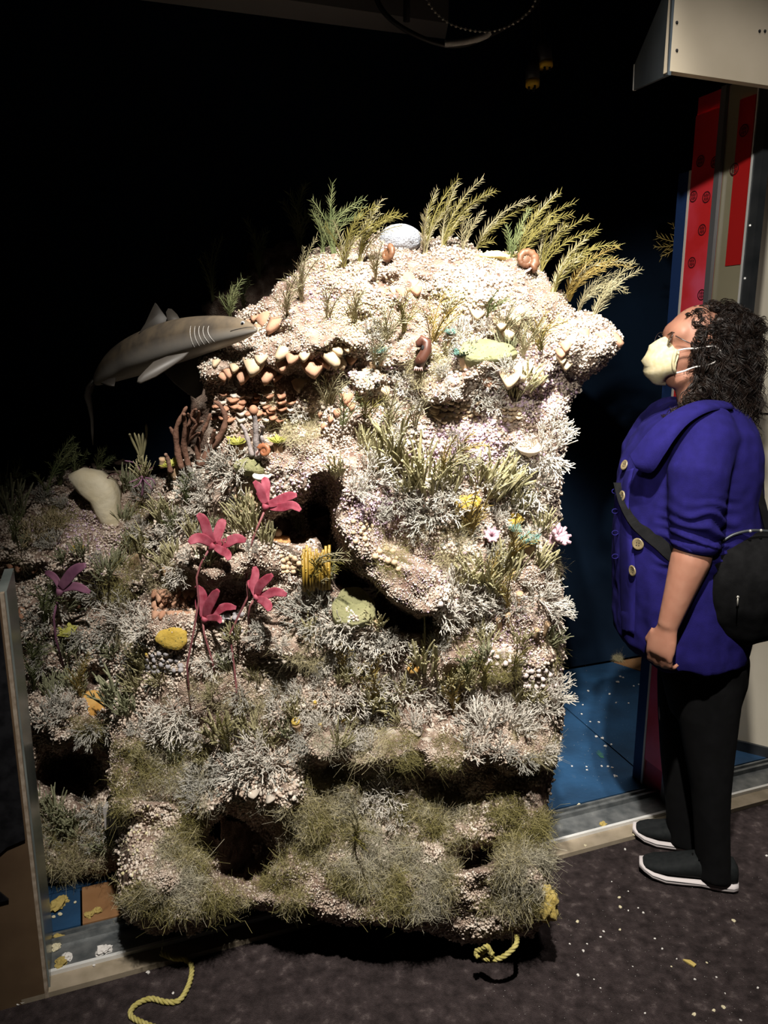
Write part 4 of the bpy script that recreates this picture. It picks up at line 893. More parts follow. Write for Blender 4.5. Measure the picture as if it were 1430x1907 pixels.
# ammonite and other shells
m_amm = mat('ammonite_brown', (0.10, 0.042, 0.020), 0.5, (0.18, 0.085, 0.042), 20, (0.26, 0.14, 0.08), spec=0.45); m_ammd = mat('shell_dark_brown', (0.06, 0.022, 0.014), 0.4, (0.11, 0.045, 0.028), 14, spec=0.5)
m_ori = mat('orange_shell', (0.20, 0.065, 0.028), 0.5, (0.28, 0.11, 0.05), 30, spec=0.4)
m_ten = mat('pink_tentacle', (0.50, 0.30, 0.27), 0.7)
def spiral(c, R, face, turns, m, label, name='ammonite', ribs=11, spin=0.0, flip=1, cat='shell'):
    t = empty(name, c); tag(t, uniq(label), cat)
    z = Vector(face).normalized(); x = z.orthogonal().normalized(); y = z.cross(x)
    K = int(turns * 26); rings = []; nn_ = 12
    for k in range(K + 1):
        f = k / K; a = spin + flip * f * turns * 2 * math.pi; g = math.exp(-0.72 * (1 - f) * turns)
        rad = R * 0.66 * g; tube = R * 0.35 * g * (1 + 0.15 * math.sin(f * turns * ribs * 2 * math.pi))
        ce_ = Vector(c) + (x * math.cos(a) + y * math.sin(a)) * rad; rd = (x * math.cos(a) + y * math.sin(a))
        rings.append([ce_ + (rd * math.cos(b) + z * math.sin(b) * 0.85) * tube for b in [2 * math.pi * j / nn_ for j in range(nn_)]])
    MB().loft(rings).build('shell', m, t, True)
    MB().ell(c, (R * 0.40,) * 3, Matrix((x, y, z)).transposed() @ Matrix.Diagonal((1, 1, 0.35)), 16, 10).build('umbilicus', m, t, True)
    a = spin + flip * turns * 2 * math.pi; e = Vector(c) + (x * math.cos(a) + y * math.sin(a)) * R * 0.62; dr = (-x * math.sin(a) + y * math.cos(a)) * flip
    mb = MB()
    for k in range(7):
        o_ = e + x * random.uniform(-.2, .2) * R + z * random.uniform(-.2, .2) * R
        mb.tube([o_, o_ + dr * R * 0.35 + z * random.uniform(-.2, .2) * R, o_ + dr * R * 0.6 + Vector((random.uniform(-.2, .2), 0, -0.15)) * R], [R * 0.06, R * 0.05, R * 0.02], 5)
    mb.build('tentacles', m_ten, t, True); return t
p, n = surf(980, 500); spiral(at(980, 484, p.y - 0.03), 27 * px(p.y), (0.15, -1, 0.15), 2.6, m_amm, 'big brown ribbed ammonite shell on the right crest of the reef', spin=-1.2, flip=-1)
p, n = surf(722, 490); spiral(at(721, 473, p.y - 0.025), 19 * px(p.y), (-0.75, -0.8, 0.2), 2.5, m_amm, 'small brown ammonite shell just left of the white ball sponge', spin=0.6)
p, n = surf(495, 850); t = spiral(at(492, 840, p.y - 0.03), 17 * px(p.y), (-0.35, -1, 0.2), 2.4, m_ori, 'orange ribbed fan-shaped shell on the terrace by the grey branch', 'fan_shell', 13, spin=2.6)
# horn shell with a dark eye hole
p, n = surf(788, 668); s = px(p.y); c = at(788, 652, p.y - 0.02)
t = empty('horn_shell', c); tag(t, uniq('glossy dark brown coiled horn shell in the middle of the bright slope'), 'shell')
pts = [c + Vector((x * s, y, z * s)) for x, y, z in ((-9, -.004, -26), (-2, -.006, -14), (6, -.006, 0), (6, -.004, 14), (-2, -.003, 19), (-8, -.003, 12), (-8, -.004, 5))]
MB().tube(pts, [11 * s, 10.5 * s, 10 * s, 9 * s, 8 * s, 7 * s, 5 * s], 12).build('horn', m_ammd, t, True)
MB().ell(c + Vector((-1 * s, -11 * s, 4 * s)), (3.2 * s, 2 * s, 5 * s), nu=10, nv=6).build('opening', m_dark, t, True)
mb = MB()
for k in range(5):
    a = c + Vector((-9 * s, -.006, -26 * s)); mb.tube([a, a + Vector(((k - 2) * 3 * s, -6 * s, -5 * s)), a + Vector(((k - 2) * 4 * s, -7 * s, -11 * s))], [2 * s, 1.6 * s, .6 * s], 5)
mb.build('tentacles', m_ten, t, True)

# white ball sponge
m_ball = mat('white_ball', (0.36, 0.39, 0.46), 0.85, (0.50, 0.53, 0.58), 90, bump=0.8, bscale=220)
p, n = surf(745, 455); s = px(p.y)
def blob(name, c, r, m, label, cat, seed, rough=0.12, sub=4, sq=None):
    bm = bmesh.new(); bmesh.ops.create_icosphere(bm, subdivisions=sub, radius=1.0)
    co = np.array([v_.co[:] for v_ in bm.verts]); k = 1 + rough * vnoise(co, 2.2, seed) + rough * 0.5 * vnoise(co, 6, seed + 1) + rough * 0.25 * vnoise(co, 15, seed + 2)
    for v_, f in zip(bm.verts, k): v_.co = Vector((v_.co.x * r[0] * f, v_.co.y * r[1] * f, v_.co.z * r[2] * f)) + Vector(c)
    me = bpy.data.meshes.new(name); bm.to_mesh(me); bm.free()
    o = obj(name, me, m, None, True); tag(o, uniq(label), cat); return o
blob('ball_sponge', at(746, 446, p.y + 0.005), (37 * s, 34 * s, 26 * s), m_ball, 'white ball sponge on top of the reef among seaweed', 'sponge', 5, 0.05)
m_ypatch = mat('yellow_crust', (0.62, 0.52, 0.18), 0.8, (0.70, 0.62, 0.30), 40)
p, n = surf(925, 478); blob('crust_sponge', p, (32 * s, 20 * s, 9 * s), m_ypatch, 'yellow crust sponge on the crest left of the big ammonite', 'sponge', 8, 0.3, 3)
# pads (flat dotted sponges)
m_gpad = mat('green_pad', (0.15, 0.15, 0.07), 0.85, (0.22, 0.21, 0.11), 30, bump=0.5, bscale=150); m_gdot = mat('pad_pore', (0.10, 0.11, 0.04), 0.9)
m_ypad = mat('yellow_pad', (0.36, 0.24, 0.035), 0.8, (0.43, 0.30, 0.06), 30, bump=0.3, bscale=120); m_opad = mat('ochre_pad', (0.42, 0.22, 0.05), 0.8, (0.50, 0.30, 0.09), 30)
def pad(u, v, ru, rv, m, label, nd=0, mdot=None, th=0.008, R=None, tilt=0.55, seed=1, sides=26, name='pad_sponge'):
    p, n = surf(u, v, R); s = px(p.y); d = (Vector((0, -1, 0)) + Vector((0, 0, tilt)) + n * 0.4).normalized(); M = frame(d)
    t = empty(name, p); tag(t, uniq(label), 'sponge'); r = random.Random(seed); c = p + d * 0.010
    sy = rv / max(0.25, abs(d.y)) ; out = []
    for k in range(sides):
        a = 2 * math.pi * k / sides; f = 1 + 0.07 * math.sin(3 * a + seed) + 0.04 * math.sin(7 * a + 2 * seed); out.append((math.cos(a) * ru * s * f, math.sin(a) * sy * s * f))
    rings = [[c + M @ Vector((x * q, y * q, z)) for x, y in out] for q, z in ((1.0, -th - 0.02), (1.02, -th * 0.4), (0.96, 0), (0.5, th * 0.25), (0.01, th * 0.3))]
    MB().loft(rings).build('pad', m, t, True)
    for k in range(nd):
        a = r.uniform(0, 6.28); q = math.sqrt(r.random()) * 0.88
        MB().ell(c + M @ Vector((math.cos(a) * q * ru * s, math.sin(a) * q * sy * s, th * 0.22 * (1 - q * .6))), (1.3 * s, 1.3 * s, 1.3 * s), nu=6, nv=4).build('pore', mdot, t)
    return t
pad(905, 654, 52, 18, m_gpad, 'wide green dotted pad sponge under the right brackets', 26, m_gdot, tilt=1.0, seed=2)
pad(658, 1133, 42, 28, m_gpad, 'green dotted pad sponge lying in the dark cleft', 24, m_gdot, tilt=0.9, seed=3)
pad(468, 868, 34, 12, m_gpad, 'small green pad sponge beside the white bowl on the terrace', 12, m_gdot, tilt=1.1, seed=4)
pad(322, 1187, 31, 22, m_ypad, 'bright yellow disc sponge on the lower left slope', 10, m_gdot, tilt=0.3, seed=5)
pad(872, 936, 26, 14, m_ypad, 'yellow pad sponge among white corals on the upper right slope', 0, None, tilt=0.6, seed=6)
pad(956, 969, 18, 14, m_ypad, 'square bright yellow pad near the right edge of the reef', 0, None, tilt=0.3, seed=7, sides=5)
pad(770, 1243, 14, 11, m_opad, 'small orange-yellow chip below the cleft', 0, None, tilt=0.3, seed=8, sides=6)
pad(172, 1312, 32, 24, m_opad, 'round ochre sponge half hidden by finger weed on the inner reef', 8, m_gdot, tilt=0.4, seed=9)
pad(130, 1178, 12, 12, m_lime, 'small lime green pad on the dim inner reef', 0, None, tilt=0.1, seed=10, R=RB)
pad(145, 1022, 12, 9, m_ypad, 'small yellow pad on the dim inner reef near the top', 0, None, tilt=0.2, seed=11, R=RB)
# orange lump with a ball
m_orl = mat('orange_lump', (0.50, 0.22, 0.07), 0.8, (0.60, 0.32, 0.13), 50, bump=0.5, bscale=150)
p, n = surf(522, 1010); s = px(p.y); t = empty('lump_sponge', p); tag(t, uniq('orange lump sponge carrying a small tan ball beside the cleft'), 'sponge')
rings = [[p + Vector((math.cos(2 * math.pi * k / 14) * a * s * (1 + .08 * math.sin(3 * k)), -0.02 + math.sin(2 * math.pi * k / 14) * a * s * 0.7, z * s)) for k in range(14)] for a, z in ((16, -14), (21, -6), (22, 4), (20, 12), (12, 14), (0.2, 14))]
MB().loft(rings).build('lump', m_orl, t, True)
MB().ell(p + Vector((-2 * s, -0.02, 20 * s)), (8 * s, 8 * s, 7.5 * s), nu=14, nv=9).build('ball', m_knt, t, True)
# golden tube coral
m_gold = mat('golden_tubes', (0.20, 0.12, 0.012), 0.5, (0.30, 0.19, 0.03), 30, spec=0.5); m_goldl = mat('golden_tip', (0.45, 0.33, 0.08), 0.5)
p, n = surf(590, 1050); s = px(p.y); t = empty('tube_coral', p); tag(t, uniq('golden organ-pipe tube coral at the left lip of the dark cleft'), 'coral')
for k in range(9):
    for j in range(3):
        x = (-24 + 6 * k + random.uniform(-1, 1)) * s; y = -0.012 - j * 0.008; h = (16 + random.uniform(-8, 10) + 6 * (2 - j)) * s
        b = p + Vector((x, y, -42 * s - random.uniform(0, 12) * s)); e = p + Vector((x * 1.02, y, h))
        MB().tube([b, (b + e) / 2 + Vector((random.uniform(-1, 1) * s, 0, 0)), e], [2.6 * s, 2.9 * s, 2.7 * s], 6).build('tube', m_gold, t, True)
        for q in range(2):
            f = random.uniform(0.35, 1.0); MB().ell(b.lerp(e, f) + Vector((0, -2.8 * s, 0)), (1.5 * s,) * 3, nu=6, nv=4).build('polyp', m_goldl, t, True)
# anemones
m_anp = mat('anemone_pink', (0.38, 0.22, 0.27), 0.7, (0.46, 0.31, 0.35), 40, subsurf=0.1)
def anemone(u, v, r, label):
    p, n = surf(u, v); s = r * px(p.y); t = empty('anemone', p); tag(t, uniq(label), 'anemone'); ax = (n + Vector((0, 0, 0.8))).normalized(); M = frame(ax)
    MB().tube([p - ax * 0.01, p + ax * s * 0.5], [s * 0.35, s * 0.5], 10).build('column', m_anp, t, True)
    for k in range(16):
        a = 2 * math.pi * k / 16; d = M @ Vector((math.cos(a), math.sin(a), 0.35)); c = p + ax * s * 0.5; q = 0.8 + 0.25 * (k % 2)
        MB().tube([c + d * s * 0.2, c + d * s * 0.6 * q + ax * 0.25 * s, c + d * s * 0.9 * q + ax * 0.35 * s], [s * 0.17, s * 0.21, s * 0.12], 5).build('petal', m_anp, t, True)
anemone(1025, 1010, 26, 'pale pink anemone at the right edge of the reef')
anemone(914, 1004, 18, 'mauve anemone left of the square yellow pad')
# cream slab
m_slab = mat('cream_slab', (0.52, 0.45, 0.30), 0.75, (0.62, 0.56, 0.42), 18, bump=0.25, bscale=50)
p, n = surf(205, 930, RB); s = px(p.y)
mb = MB(); c = p + Vector((0, -0.03, 0.0)); prof = [(-62, 52), (-40, 62), (-12, 55), (12, 34), (20, 12), (18, -20), (24, -48), (14, -66), (-4, -52), (-16, -30), (-26, 0), (-48, 22)]
front = [c + Vector((x * s, 0.02 * (x + 60) / 80 - 0.02, z * s)) for x, z in prof]
rings = []
cen = sum(front, Vector()) / len(front)
for f, y in ((0.94, 0.05), (1.0, 0.02), (1.0, -0.005), (0.93, -0.022), (0.6, -0.032), (0.02, -0.035)): rings.append([cen + (q - cen) * f + Vector((0, y, 0)) for q in front])
o = MB().loft(rings).build('slab_sponge', m_slab, None, True); tag(o, uniq('smooth cream slab sponge leaning on the inner reef under wiry arms'), 'sponge')
# yellow foam lump and bits at lower right, grey block in the gap
m_foam = mat('yellow_foam', (0.34, 0.25, 0.06), 0.8, (0.42, 0.33, 0.12), 30, bump=0.4, bscale=90)
p, n = surf(1010, 1680); blob('foam_lump', at(1018, 1682, p.y - 0.01), (22 * s * .8, 0.03, 34 * s * .8), m_foam, 'bulging yellow foam lump at the lower right corner of the reef', 'foam', 12, 0.28, 4)
pp = at(208, 1520, 1.93)
o = MB().box((pp.x - 0.018, pp.y - 0.012, pp.z - 0.034), (pp.x + 0.018, pp.y + 0.03, pp.z + 0.034)).build('filler_block', mat('grey_filler', (0.33, 0.31, 0.30), 0.9)); tag(o, 'small grey filler block wedged in the gap between the two reef blocks', 'block')
mb = MB(); 

# antler coral and grey branch
m_ant = mat('antler_brown', (0.10, 0.05, 0.033), 0.75, (0.17, 0.09, 0.06), 14, (0.25, 0.17, 0.13), spec=0.25, bump=0.3, bscale=120); m_gbr = mat('grey_branch', (0.20, 0.18, 0.18), 0.8, (0.30, 0.26, 0.25), 14, bump=0.3, bscale=120)
def branch_path(Y, pts, r0, r1, m, parent, y1=0.0, name='branch'):
    k = len(pts); P_ = [at(u, v, Y + y1 * i / (k - 1)) for i, (u, v) in enumerate(pts)]; s = px(Y)
    # smooth
    out = []
    for i in range(k - 1):
        p0, p1, p2, p3 = P_[max(i-1, 0)], P_[i], P_[i+1], P_[min(i+2, k-1)]
        for q in range(4):
            t = q / 4; out.append(0.5 * ((2 * p1) + (p2 - p0) * t + (2 * p0 - 5 * p1 + 4 * p2 - p3) * t * t + (3 * p1 - p0 - 3 * p2 + p3) * t ** 3))
    out.append(P_[-1]); n_ = len(out)
    rad = [(r0 + (r1 - r0) * i / (n_ - 1)) * s * (0.78 + 0.12 * math.sin(i * 1.7 + r0)) for i in range(n_)]; rad[-1] *= 0.6
    return MB().tube(out, rad, 8).build(name, m, parent, True)
p, n = surf(370, 868); Yc = p.y - 0.01
t = empty('antler_coral', at(370, 868, Yc)); tag(t, uniq('brown antler-shaped branching coral at the edge of the dark void'), 'coral')
for pts, r0, r1, y1 in [([(338,872),(330,835),(328,800),(340,772),(348,757)],9,3.5,-.02),([(352,870),(342,830),(345,800),(342,775),(343,772)],8,4,-.05),([(372,870),(368,835),(374,812),(385,790),(392,770)],8,3.5,-.03),([(376,868),(392,835),(412,808),(420,780),(410,755),(398,748)],10,4,.0),([(345,830),(360,800),(372,788),(378,785)],6,3.5,-.06),([(352,805),(364,790),(352,775),(350,770)],5,3,-.07),([(364,792),(370,775),(370,765)],5,3,-.07),([(330,822),(322,805),(316,795)],6,3.5,.0),([(388,840),(396,815),(400,800)],6,4,-.03),([(318,880),(312,855),(308,845)],7,4,-.02),([(350,822),(365,810),(372,806)],5,3,-.05),([(335,850),(345,815),(358,770),(366,762)],6,3,-.04)]:
    branch_path(Yc, pts, r0, r1, m_ant, t, y1)
p, n = surf(478, 850); Yc = p.y - 0.01
t = empty('branch_coral', at(478, 852, Yc)); tag(t, uniq('grey knobbly branch coral with rounded tips on the terrace'), 'coral')
for pts, r0, r1, y1 in [([(480,852),(477,820),(476,790),(472,768)],8,6,-.03),([(478,830),(490,800),(484,792)],5,4,-.04),([(470,850),(462,820),(455,800),(448,790)],6,4,-.01),([(486,850),(490,830),(487,812)],5,5,-.03)]: branch_path(Yc, pts, r0, r1, m_gbr, t, y1)
MB().ell(at(472, 764, Yc - .03), (7 * s, 7 * s, 8 * s), nu=12, nv=8).build('tip', m_shelfo, t, True)
# yellow finger sprig in the dark
t = empty('finger_sprig', at(262, 862, 2.3)); tag(t, uniq('pale yellow hand-like finger sprig against the dark void'), 'seaweed')
for pts in ([(262,862),(258,845),(244,815),(241,808)],[(262,860),(260,838),(250,806)],[(262,860),(262,835),(258,808)],[(262,860),(265,832),(266,806)],[(264,858),(272,815),(272,790)],[(264,875),(262,862),(264,850)]): branch_path(2.3, pts, 3.4, 2.6, m_fing, t, -.03, 'finger')

# sea lilies: stalk, cup, arms
m_lil = mat('sea_lily_pink', (0.20, 0.026, 0.045), 0.6, (0.31, 0.075, 0.105), 45, spec=0.2); m_lild = mat('sea_lily_stalk', (0.16, 0.05, 0.06), 0.6, (0.24, 0.09, 0.09), 30); m_lip = mat('sea_lily_purple', (0.12, 0.045, 0.085), 0.6, (0.19, 0.08, 0.13), 25)
def lily(label, Y, stalk, cup, arms, m, ms, Yend=None):
    t = empty('sea_lily', at(*stalk[0], Yend or Y)); tag(t, uniq(label), 'sea lily', 'sea lilies on the reef'); s = px(Y)
    k = len(stalk); P_ = [at(u, v, (Yend or Y) + (Y - (Yend or Y)) * min(1, i / (k - 1) * 2.2)) for i, (u, v) in enumerate(stalk)]
    MB().tube(P_, [2.2 * s] * k, 6).build('stalk', ms, t, True)
    c = at(*cup, Y); prev = P_[-1]; ax = (c - prev).normalized()
    MB().tube([prev, c - ax * 4 * s, c + ax * 3 * s], [2.5 * s, 7 * s, 8 * s], 10).build('cup', m, t, True)
    for pts, wd, dy in arms:
        kk = len(pts); Q = [at(u, v, Y + dy * i / (kk - 1)) for i, (u, v) in enumerate(pts)]
        # smooth path, flat leaf-like arm with a rolled edge
        out = []
        for i in range(kk - 1):
            p0, p1, p2, p3 = Q[max(i-1, 0)], Q[i], Q[i+1], Q[min(i+2, kk-1)]
            for q in range(4):
                tt = q / 4; out.append(0.5 * ((2 * p1) + (p2 - p0) * tt + (2 * p0 - 5 * p1 + 4 * p2 - p3) * tt * tt + (3 * p1 - p0 - 3 * p2 + p3) * tt ** 3))
        out.append(Q[-1]); n_ = len(out); rings = []
        for i, p_ in enumerate(out):
            tg = (out[min(i+1, n_-1)] - out[max(i-1, 0)]).normalized(); f = i / (n_ - 1)
            w_ = wd * 1.2 * s * (0.55 + 0.75 * math.sin(math.pi * min(1, f * 0.85 + 0.08)) ** 0.8) * (1 if f < 0.9 else 0.75)
            sd = tg.cross(Vector((0, -1, 0.25))).normalized(); nm = sd.cross(tg).normalized()
            rings.append([p_ + sd * (w_ * 0.5 * math.cos(b)) + nm * (w_ * (0.13 * math.sin(b) + 0.16 * math.cos(b) ** 2)) for b in [2 * math.pi * j / 10 for j in range(10)]])
        MB().loft(rings).build('arm', m, t, True)
    return t
def ysurf(u, v, off): return surf(u, v)[0].y - off
Y = 1.80
lily('topmost pink sea lily, arms fanned above the dark cleft', Y, [(440,1330),(441,1290),(436,1240),(428,1180),(462,1110),(459,1075),(465,1020),(478,985),(492,953)], (495,942),
     [([(495,938),(488,925),(484,910),(473,896)],11,-.01),([(496,938),(494,918),(495,900),(490,890)],12,.02),([(500,940),(515,935),(535,925),(553,922)],12,-.02),([(503,945),(525,945),(545,941),(560,951)],11,-.05),([(494,938),(487,925),(480,915)],9,.03)], m_lil, m_lild, ysurf(440, 1330, 0.005))
Y = ysurf(402, 1010, 0.08)
lily('wide-open pink sea lily on the left with five spread arms', Y, [(355,1320),(348,1240),(360,1180),(370,1120),(366,1075),(374,1050),(388,1025)], (398,1016),
     [([(397,1012),(388,995),(380,970),(368,957)],13,-.01),([(400,1011),(406,995),(412,978),(417,967)],13,.02),([(395,1014),(380,1004),(365,1003),(352,1012)],13,-.03),([(402,1014),(420,1012),(440,1003),(458,1007)],13,-.01),([(400,1018),(412,1025),(424,1032),(427,1043)],11,-.06)], m_lil, m_lild, ysurf(355, 1320, 0.005))
Y = ysurf(392, 1130, 0.08)
lily('lowest pink sea lily, arms raised above the brown scales', Y, [(402,1260),(392,1220),(380,1180),(378,1160)], (382,1152),
     [([(380,1150),(376,1130),(378,1108),(366,1090)],12,.0),([(384,1150),(388,1132),(398,1112),(407,1098)],13,-.03),([(386,1150),(402,1140),(420,1130),(440,1132)],11,-.02),([(384,1152),(398,1150),(408,1152),(412,1160)],9,-.06),([(380,1150),(372,1135),(370,1118),(374,1105)],9,.03)], m_lil, m_lild, ysurf(402, 1260, 0.005))
Y = ysurf(490, 1105, 0.08)
lily('pink sea lily nearest the golden tube coral', Y, [(464,1180),(462,1150),(466,1128),(474,1115)], (478,1112),
     [([(477,1110),(472,1090),(476,1070),(474,1055)],11,.02),([(479,1108),(484,1092),(495,1080),(508,1070)],12,-.02),([(482,1112),(500,1106),(515,1102),(534,1108)],12,-.02),([(480,1115),(492,1120),(500,1128),(502,1138)],12,-.06),([(476,1110),(470,1095),(464,1080)],9,.04)], m_lil, m_lild, ysurf(464, 1180, 0.005))
Y = surf(120, 1090, RB)[0].y - 0.09
lily('dim purple sea lily on the inner reef', Y, [(118,1240),(104,1190),(100,1150),(106,1120)], (112,1100),
     [([(113,1095),(125,1080),(140,1062),(160,1052)],14,-.02),([(115,1098),(135,1092),(150,1094),(168,1103)],11,-.03),([(112,1095),(106,1080),(96,1070),(84,1066)],9,.03)], m_lip, m_lip, surf(118, 1240, RB)[0].y - 0.005)
# feather star and wiry brittle star
m_fst = mat('feather_star_purple', (0.20, 0.09, 0.15), 0.6, (0.28, 0.14, 0.21), 30)
Y = 2.22; t = empty('feather_star', at(265, 888, Y)); tag(t, uniq('thin purple feather star with radiating arms above the inner reef'), 'feather star')
MB().ell(at(265, 888, Y), (5 * s, 5 * s, 4 * s), nu=10, nv=6).build('disc', m_fst, t, True)
for pts in ([(265,888),(260,875),(250,862),(232,858)],[(265,888),(275,878),(286,869)],[(265,888),(255,893),(240,899)],[(265,888),(260,900),(248,908)],[(265,888),(272,898),(280,905),(284,915)],[(265,888),(272,890),(284,893),(290,905)],[(265,888),(262,878),(263,866)]): branch_path(Y, pts, 2.4, 1.2, m_fst, t, -.03, 'arm')
branch_path(Y, [(265,888),(266,905),(264,925)], 3, 3, m_fst, t, .03, 'stalk')
m_wir = mat('wiry_star', (0.07, 0.03, 0.03), 0.6, (0.12, 0.06, 0.06), 30)
Y = surf(190, 910, RB)[0].y - 0.07; t = empty('brittle_star', at(192, 905, Y)); tag(t, uniq('dark wiry brittle star draped over the cream slab'), 'brittle star')
MB().ell(at(192, 903, Y), (4 * s, 4 * s, 3 * s), nu=10, nv=6).build('disc', m_wir, t, True)
for pts in ([(192,903),(175,905),(163,898),(164,880),(168,868)],[(192,903),(170,908),(160,920)],[(192,903),(200,890),(208,883),(222,884)],[(192,903),(203,905),(208,915),(204,940)],[(192,903),(196,922),(204,945),(210,975)],[(192,903),(190,915),(198,930),(206,925)],[(163,898),(160,885),(162,872)]): branch_path(Y, pts, 2.0, 0.9, m_wir, t, .01, 'arm')
p2 = surf(210, 975, RB)[0]
branch_path(Y, [(192, 903), (194, 906)], 2, 2, m_wir, t, p2.y - Y, 'stalk')
# yellow ragged bush and olive bush on the slopes are moss tufts; small crust patches follow
# leaf-like brown kelp tangle on the inner reef
m_tan = mat('tangle_tan', (0.26, 0.21, 0.11), 0.8, (0.36, 0.30, 0.18), 20)
for q, (u, v, r_) in enumerate(((65, 1005, 46), (100, 985, 34))):
    p, n = surf(u, v, RB); put(variant(CC, CORAL, q + 2, m_tan), 'tangle_weed', m_tan, p, frame((n + Vector((0, 0, .3))).normalized(), spin=q), r_ * px(p.y), uniq(('larger', 'smaller')[q] + ' tangle of tan wiry weed on the inner reef'), 'seaweed', 'tan tangle weed')
# ------------------------------------------------------------------ the model shark
m_shk = bpy.data.materials.new('shark_skin'); m_shk.use_nodes = True
def shark_mat():
    nt = m_shk.node_tree; b = nt.nodes['Principled BSDF']; b.inputs['Roughness'].default_value = 0.42; b.inputs['Specular IOR Level'].default_value = 0.4
    tc = nt.nodes.new('ShaderNodeTexCoord'); at_ = nt.nodes.new('ShaderNodeAttribute'); at_.attribute_name = 'belly'
    nz = nt.nodes.new('ShaderNodeTexNoise'); nz.inputs['Scale'].default_value = 22; nz.inputs['Detail'].default_value = 6; nt.links.new(tc.outputs['Object'], nz.inputs['Vector'])
    r1 = nt.nodes.new('ShaderNodeValToRGB'); r1.color_ramp.elements[0].color = (0.085, 0.070, 0.055, 1); r1.color_ramp.elements[1].color = (0.16, 0.125, 0.085, 1); r1.color_ramp.elements[0].position = .35; r1.color_ramp.elements[1].position = .65
    nt.links.new(nz.outputs['Fac'], r1.inputs['Fac'])
    mx = nt.nodes.new('ShaderNodeMix'); mx.data_type = 'RGBA'; nt.links.new(at_.outputs['Fac'], mx.inputs['Factor']); nt.links.new(r1.outputs['Color'], mx.inputs['A']); mx.inputs['B'].default_value = (0.36, 0.34, 0.31, 1)
    nt.links.new(mx.outputs['Result'], b.inputs['Base Color'])
shark_mat()
m_fin = mat('shark_fin', (0.035, 0.030, 0.025), 0.5, (0.055, 0.048, 0.040), 14, spec=0.4); m_gill = mat('gill_white', (0.55, 0.53, 0.50), 0.5); m_eyeb = mat('eye_black', (0.005, 0.005, 0.006), 0.08, spec=0.8); m_eyew = mat('eye_rim', (0.30, 0.31, 0.32), 0.35); m_mth = mat('mouth_line', (0.02, 0.018, 0.018), 0.6)
top = [(479,610),(466,600),(450,593),(432,589),(405,587),(370,588),(340,591),(310,598),(280,609),(255,620),(230,633),(205,652),(186,678),(172,706)]
bot = [(479,617),(468,626),(452,634),(432,642),(405,652),(370,664),(340,674),(310,684),(280,694),(255,701),(232,707),(210,713),(192,716),(178,720)]
sh_o = empty('model_shark', at(330, 640, 2.02)); tag(sh_o, 'grey-brown model shark with white gill slits gliding in from the dark', 'shark')
def shY(u): return float(np.interp(u, [160, 230, 330, 420, 480], [2.30, 2.20, 2.04, 1.90, 1.83]))
rings = []; NR = 28; bel = []
for (ut, vt), (ub, vb) in zip(top, bot):
    Yc = shY((ut + ub) / 2); a = at(ut, vt, Yc); b_ = at(ub, vb, Yc); c = (a + b_) / 2; hz = (a - b_) / 2
    hw = hz.length * (0.82 if ut > 230 else 0.62); ax = Vector((-0.45, -0.89, 0)).normalized()
    ring = []
    for k in range(NR):
        th = 2 * math.pi * k / NR; s_ = math.sin(th); cs = math.cos(th)
        ring.append(c + hz * cs + ax * hw * s_); bel.append(min(1, max(0, (-cs + 0.12) * 1.5)))
    rings.append(ring)
# nose tip
tipc = at(481, 613, shY(481) - 0.003)
mbs = MB().loft(rings); me = mbs.mesh('body')
att = me.attributes.new('belly', 'FLOAT', 'POINT'); att.data.foreach_set('value', bel)
bo = obj('body', me, m_shk, sh_o, True)
sm = bo.modifiers.new('smooth', 'SUBSURF'); sm.levels = 1; sm.render_levels = 2
def fin(name, pts, Y0, Y1, th=0.006, m=m_fin):
    n_ = len(pts); P_ = [at(u, v, Y0 + (Y1 - Y0) * f) for (u, v, f) in pts]
    cen = sum(P_, Vector()) / n_; nr = Vector()
    for i in range(n_): nr += (P_[i] - cen).cross(P_[(i + 1) % n_] - cen)
    nr.normalize(); rings = []
    for f, z in ((0.94, -th / 2), (1.0, -th / 5), (1.0, th / 5), (0.94, th / 2)): rings.append([cen + (p - cen) * f + nr * z for p in P_])
    return MB().loft(rings).build(name, m, sh_o, True)
fin('pectoral_fin', [(352,656,0),(342,668,.1),(318,684,.4),(290,702,.75),(262,714,1),(255,712,1),(257,704,.95),(272,688,.7),(286,674,.4),(310,664,.1)], 1.92, 1.86)
fin('pectoral_fin', [(300,688,0),(340,672,0),(372,660,0),(380,690,.4),(382,712,.7),(376,734,.95),(364,742,1),(345,730,.9),(325,714,.6)], 2.06, 2.10)
fin('dorsal_fin', [(258,622,0),(270,604,.2),(282,578,.7),(289,564,1),(292,566,1),(302,580,.7),(316,598,.1),(300,606,0)], 2.10, 2.12)
fin('dorsal_fin', [(312,598,0),(309,582,.6),(313,575,1),(320,576,1),(330,586,.5),(336,596,0)], 2.06, 2.09, 0.005)
fin('pelvic_fin', [(188,714,0),(204,706,0),(216,704,0),(213,719,1),(202,718,1)], 2.16, 2.12, 0.005)
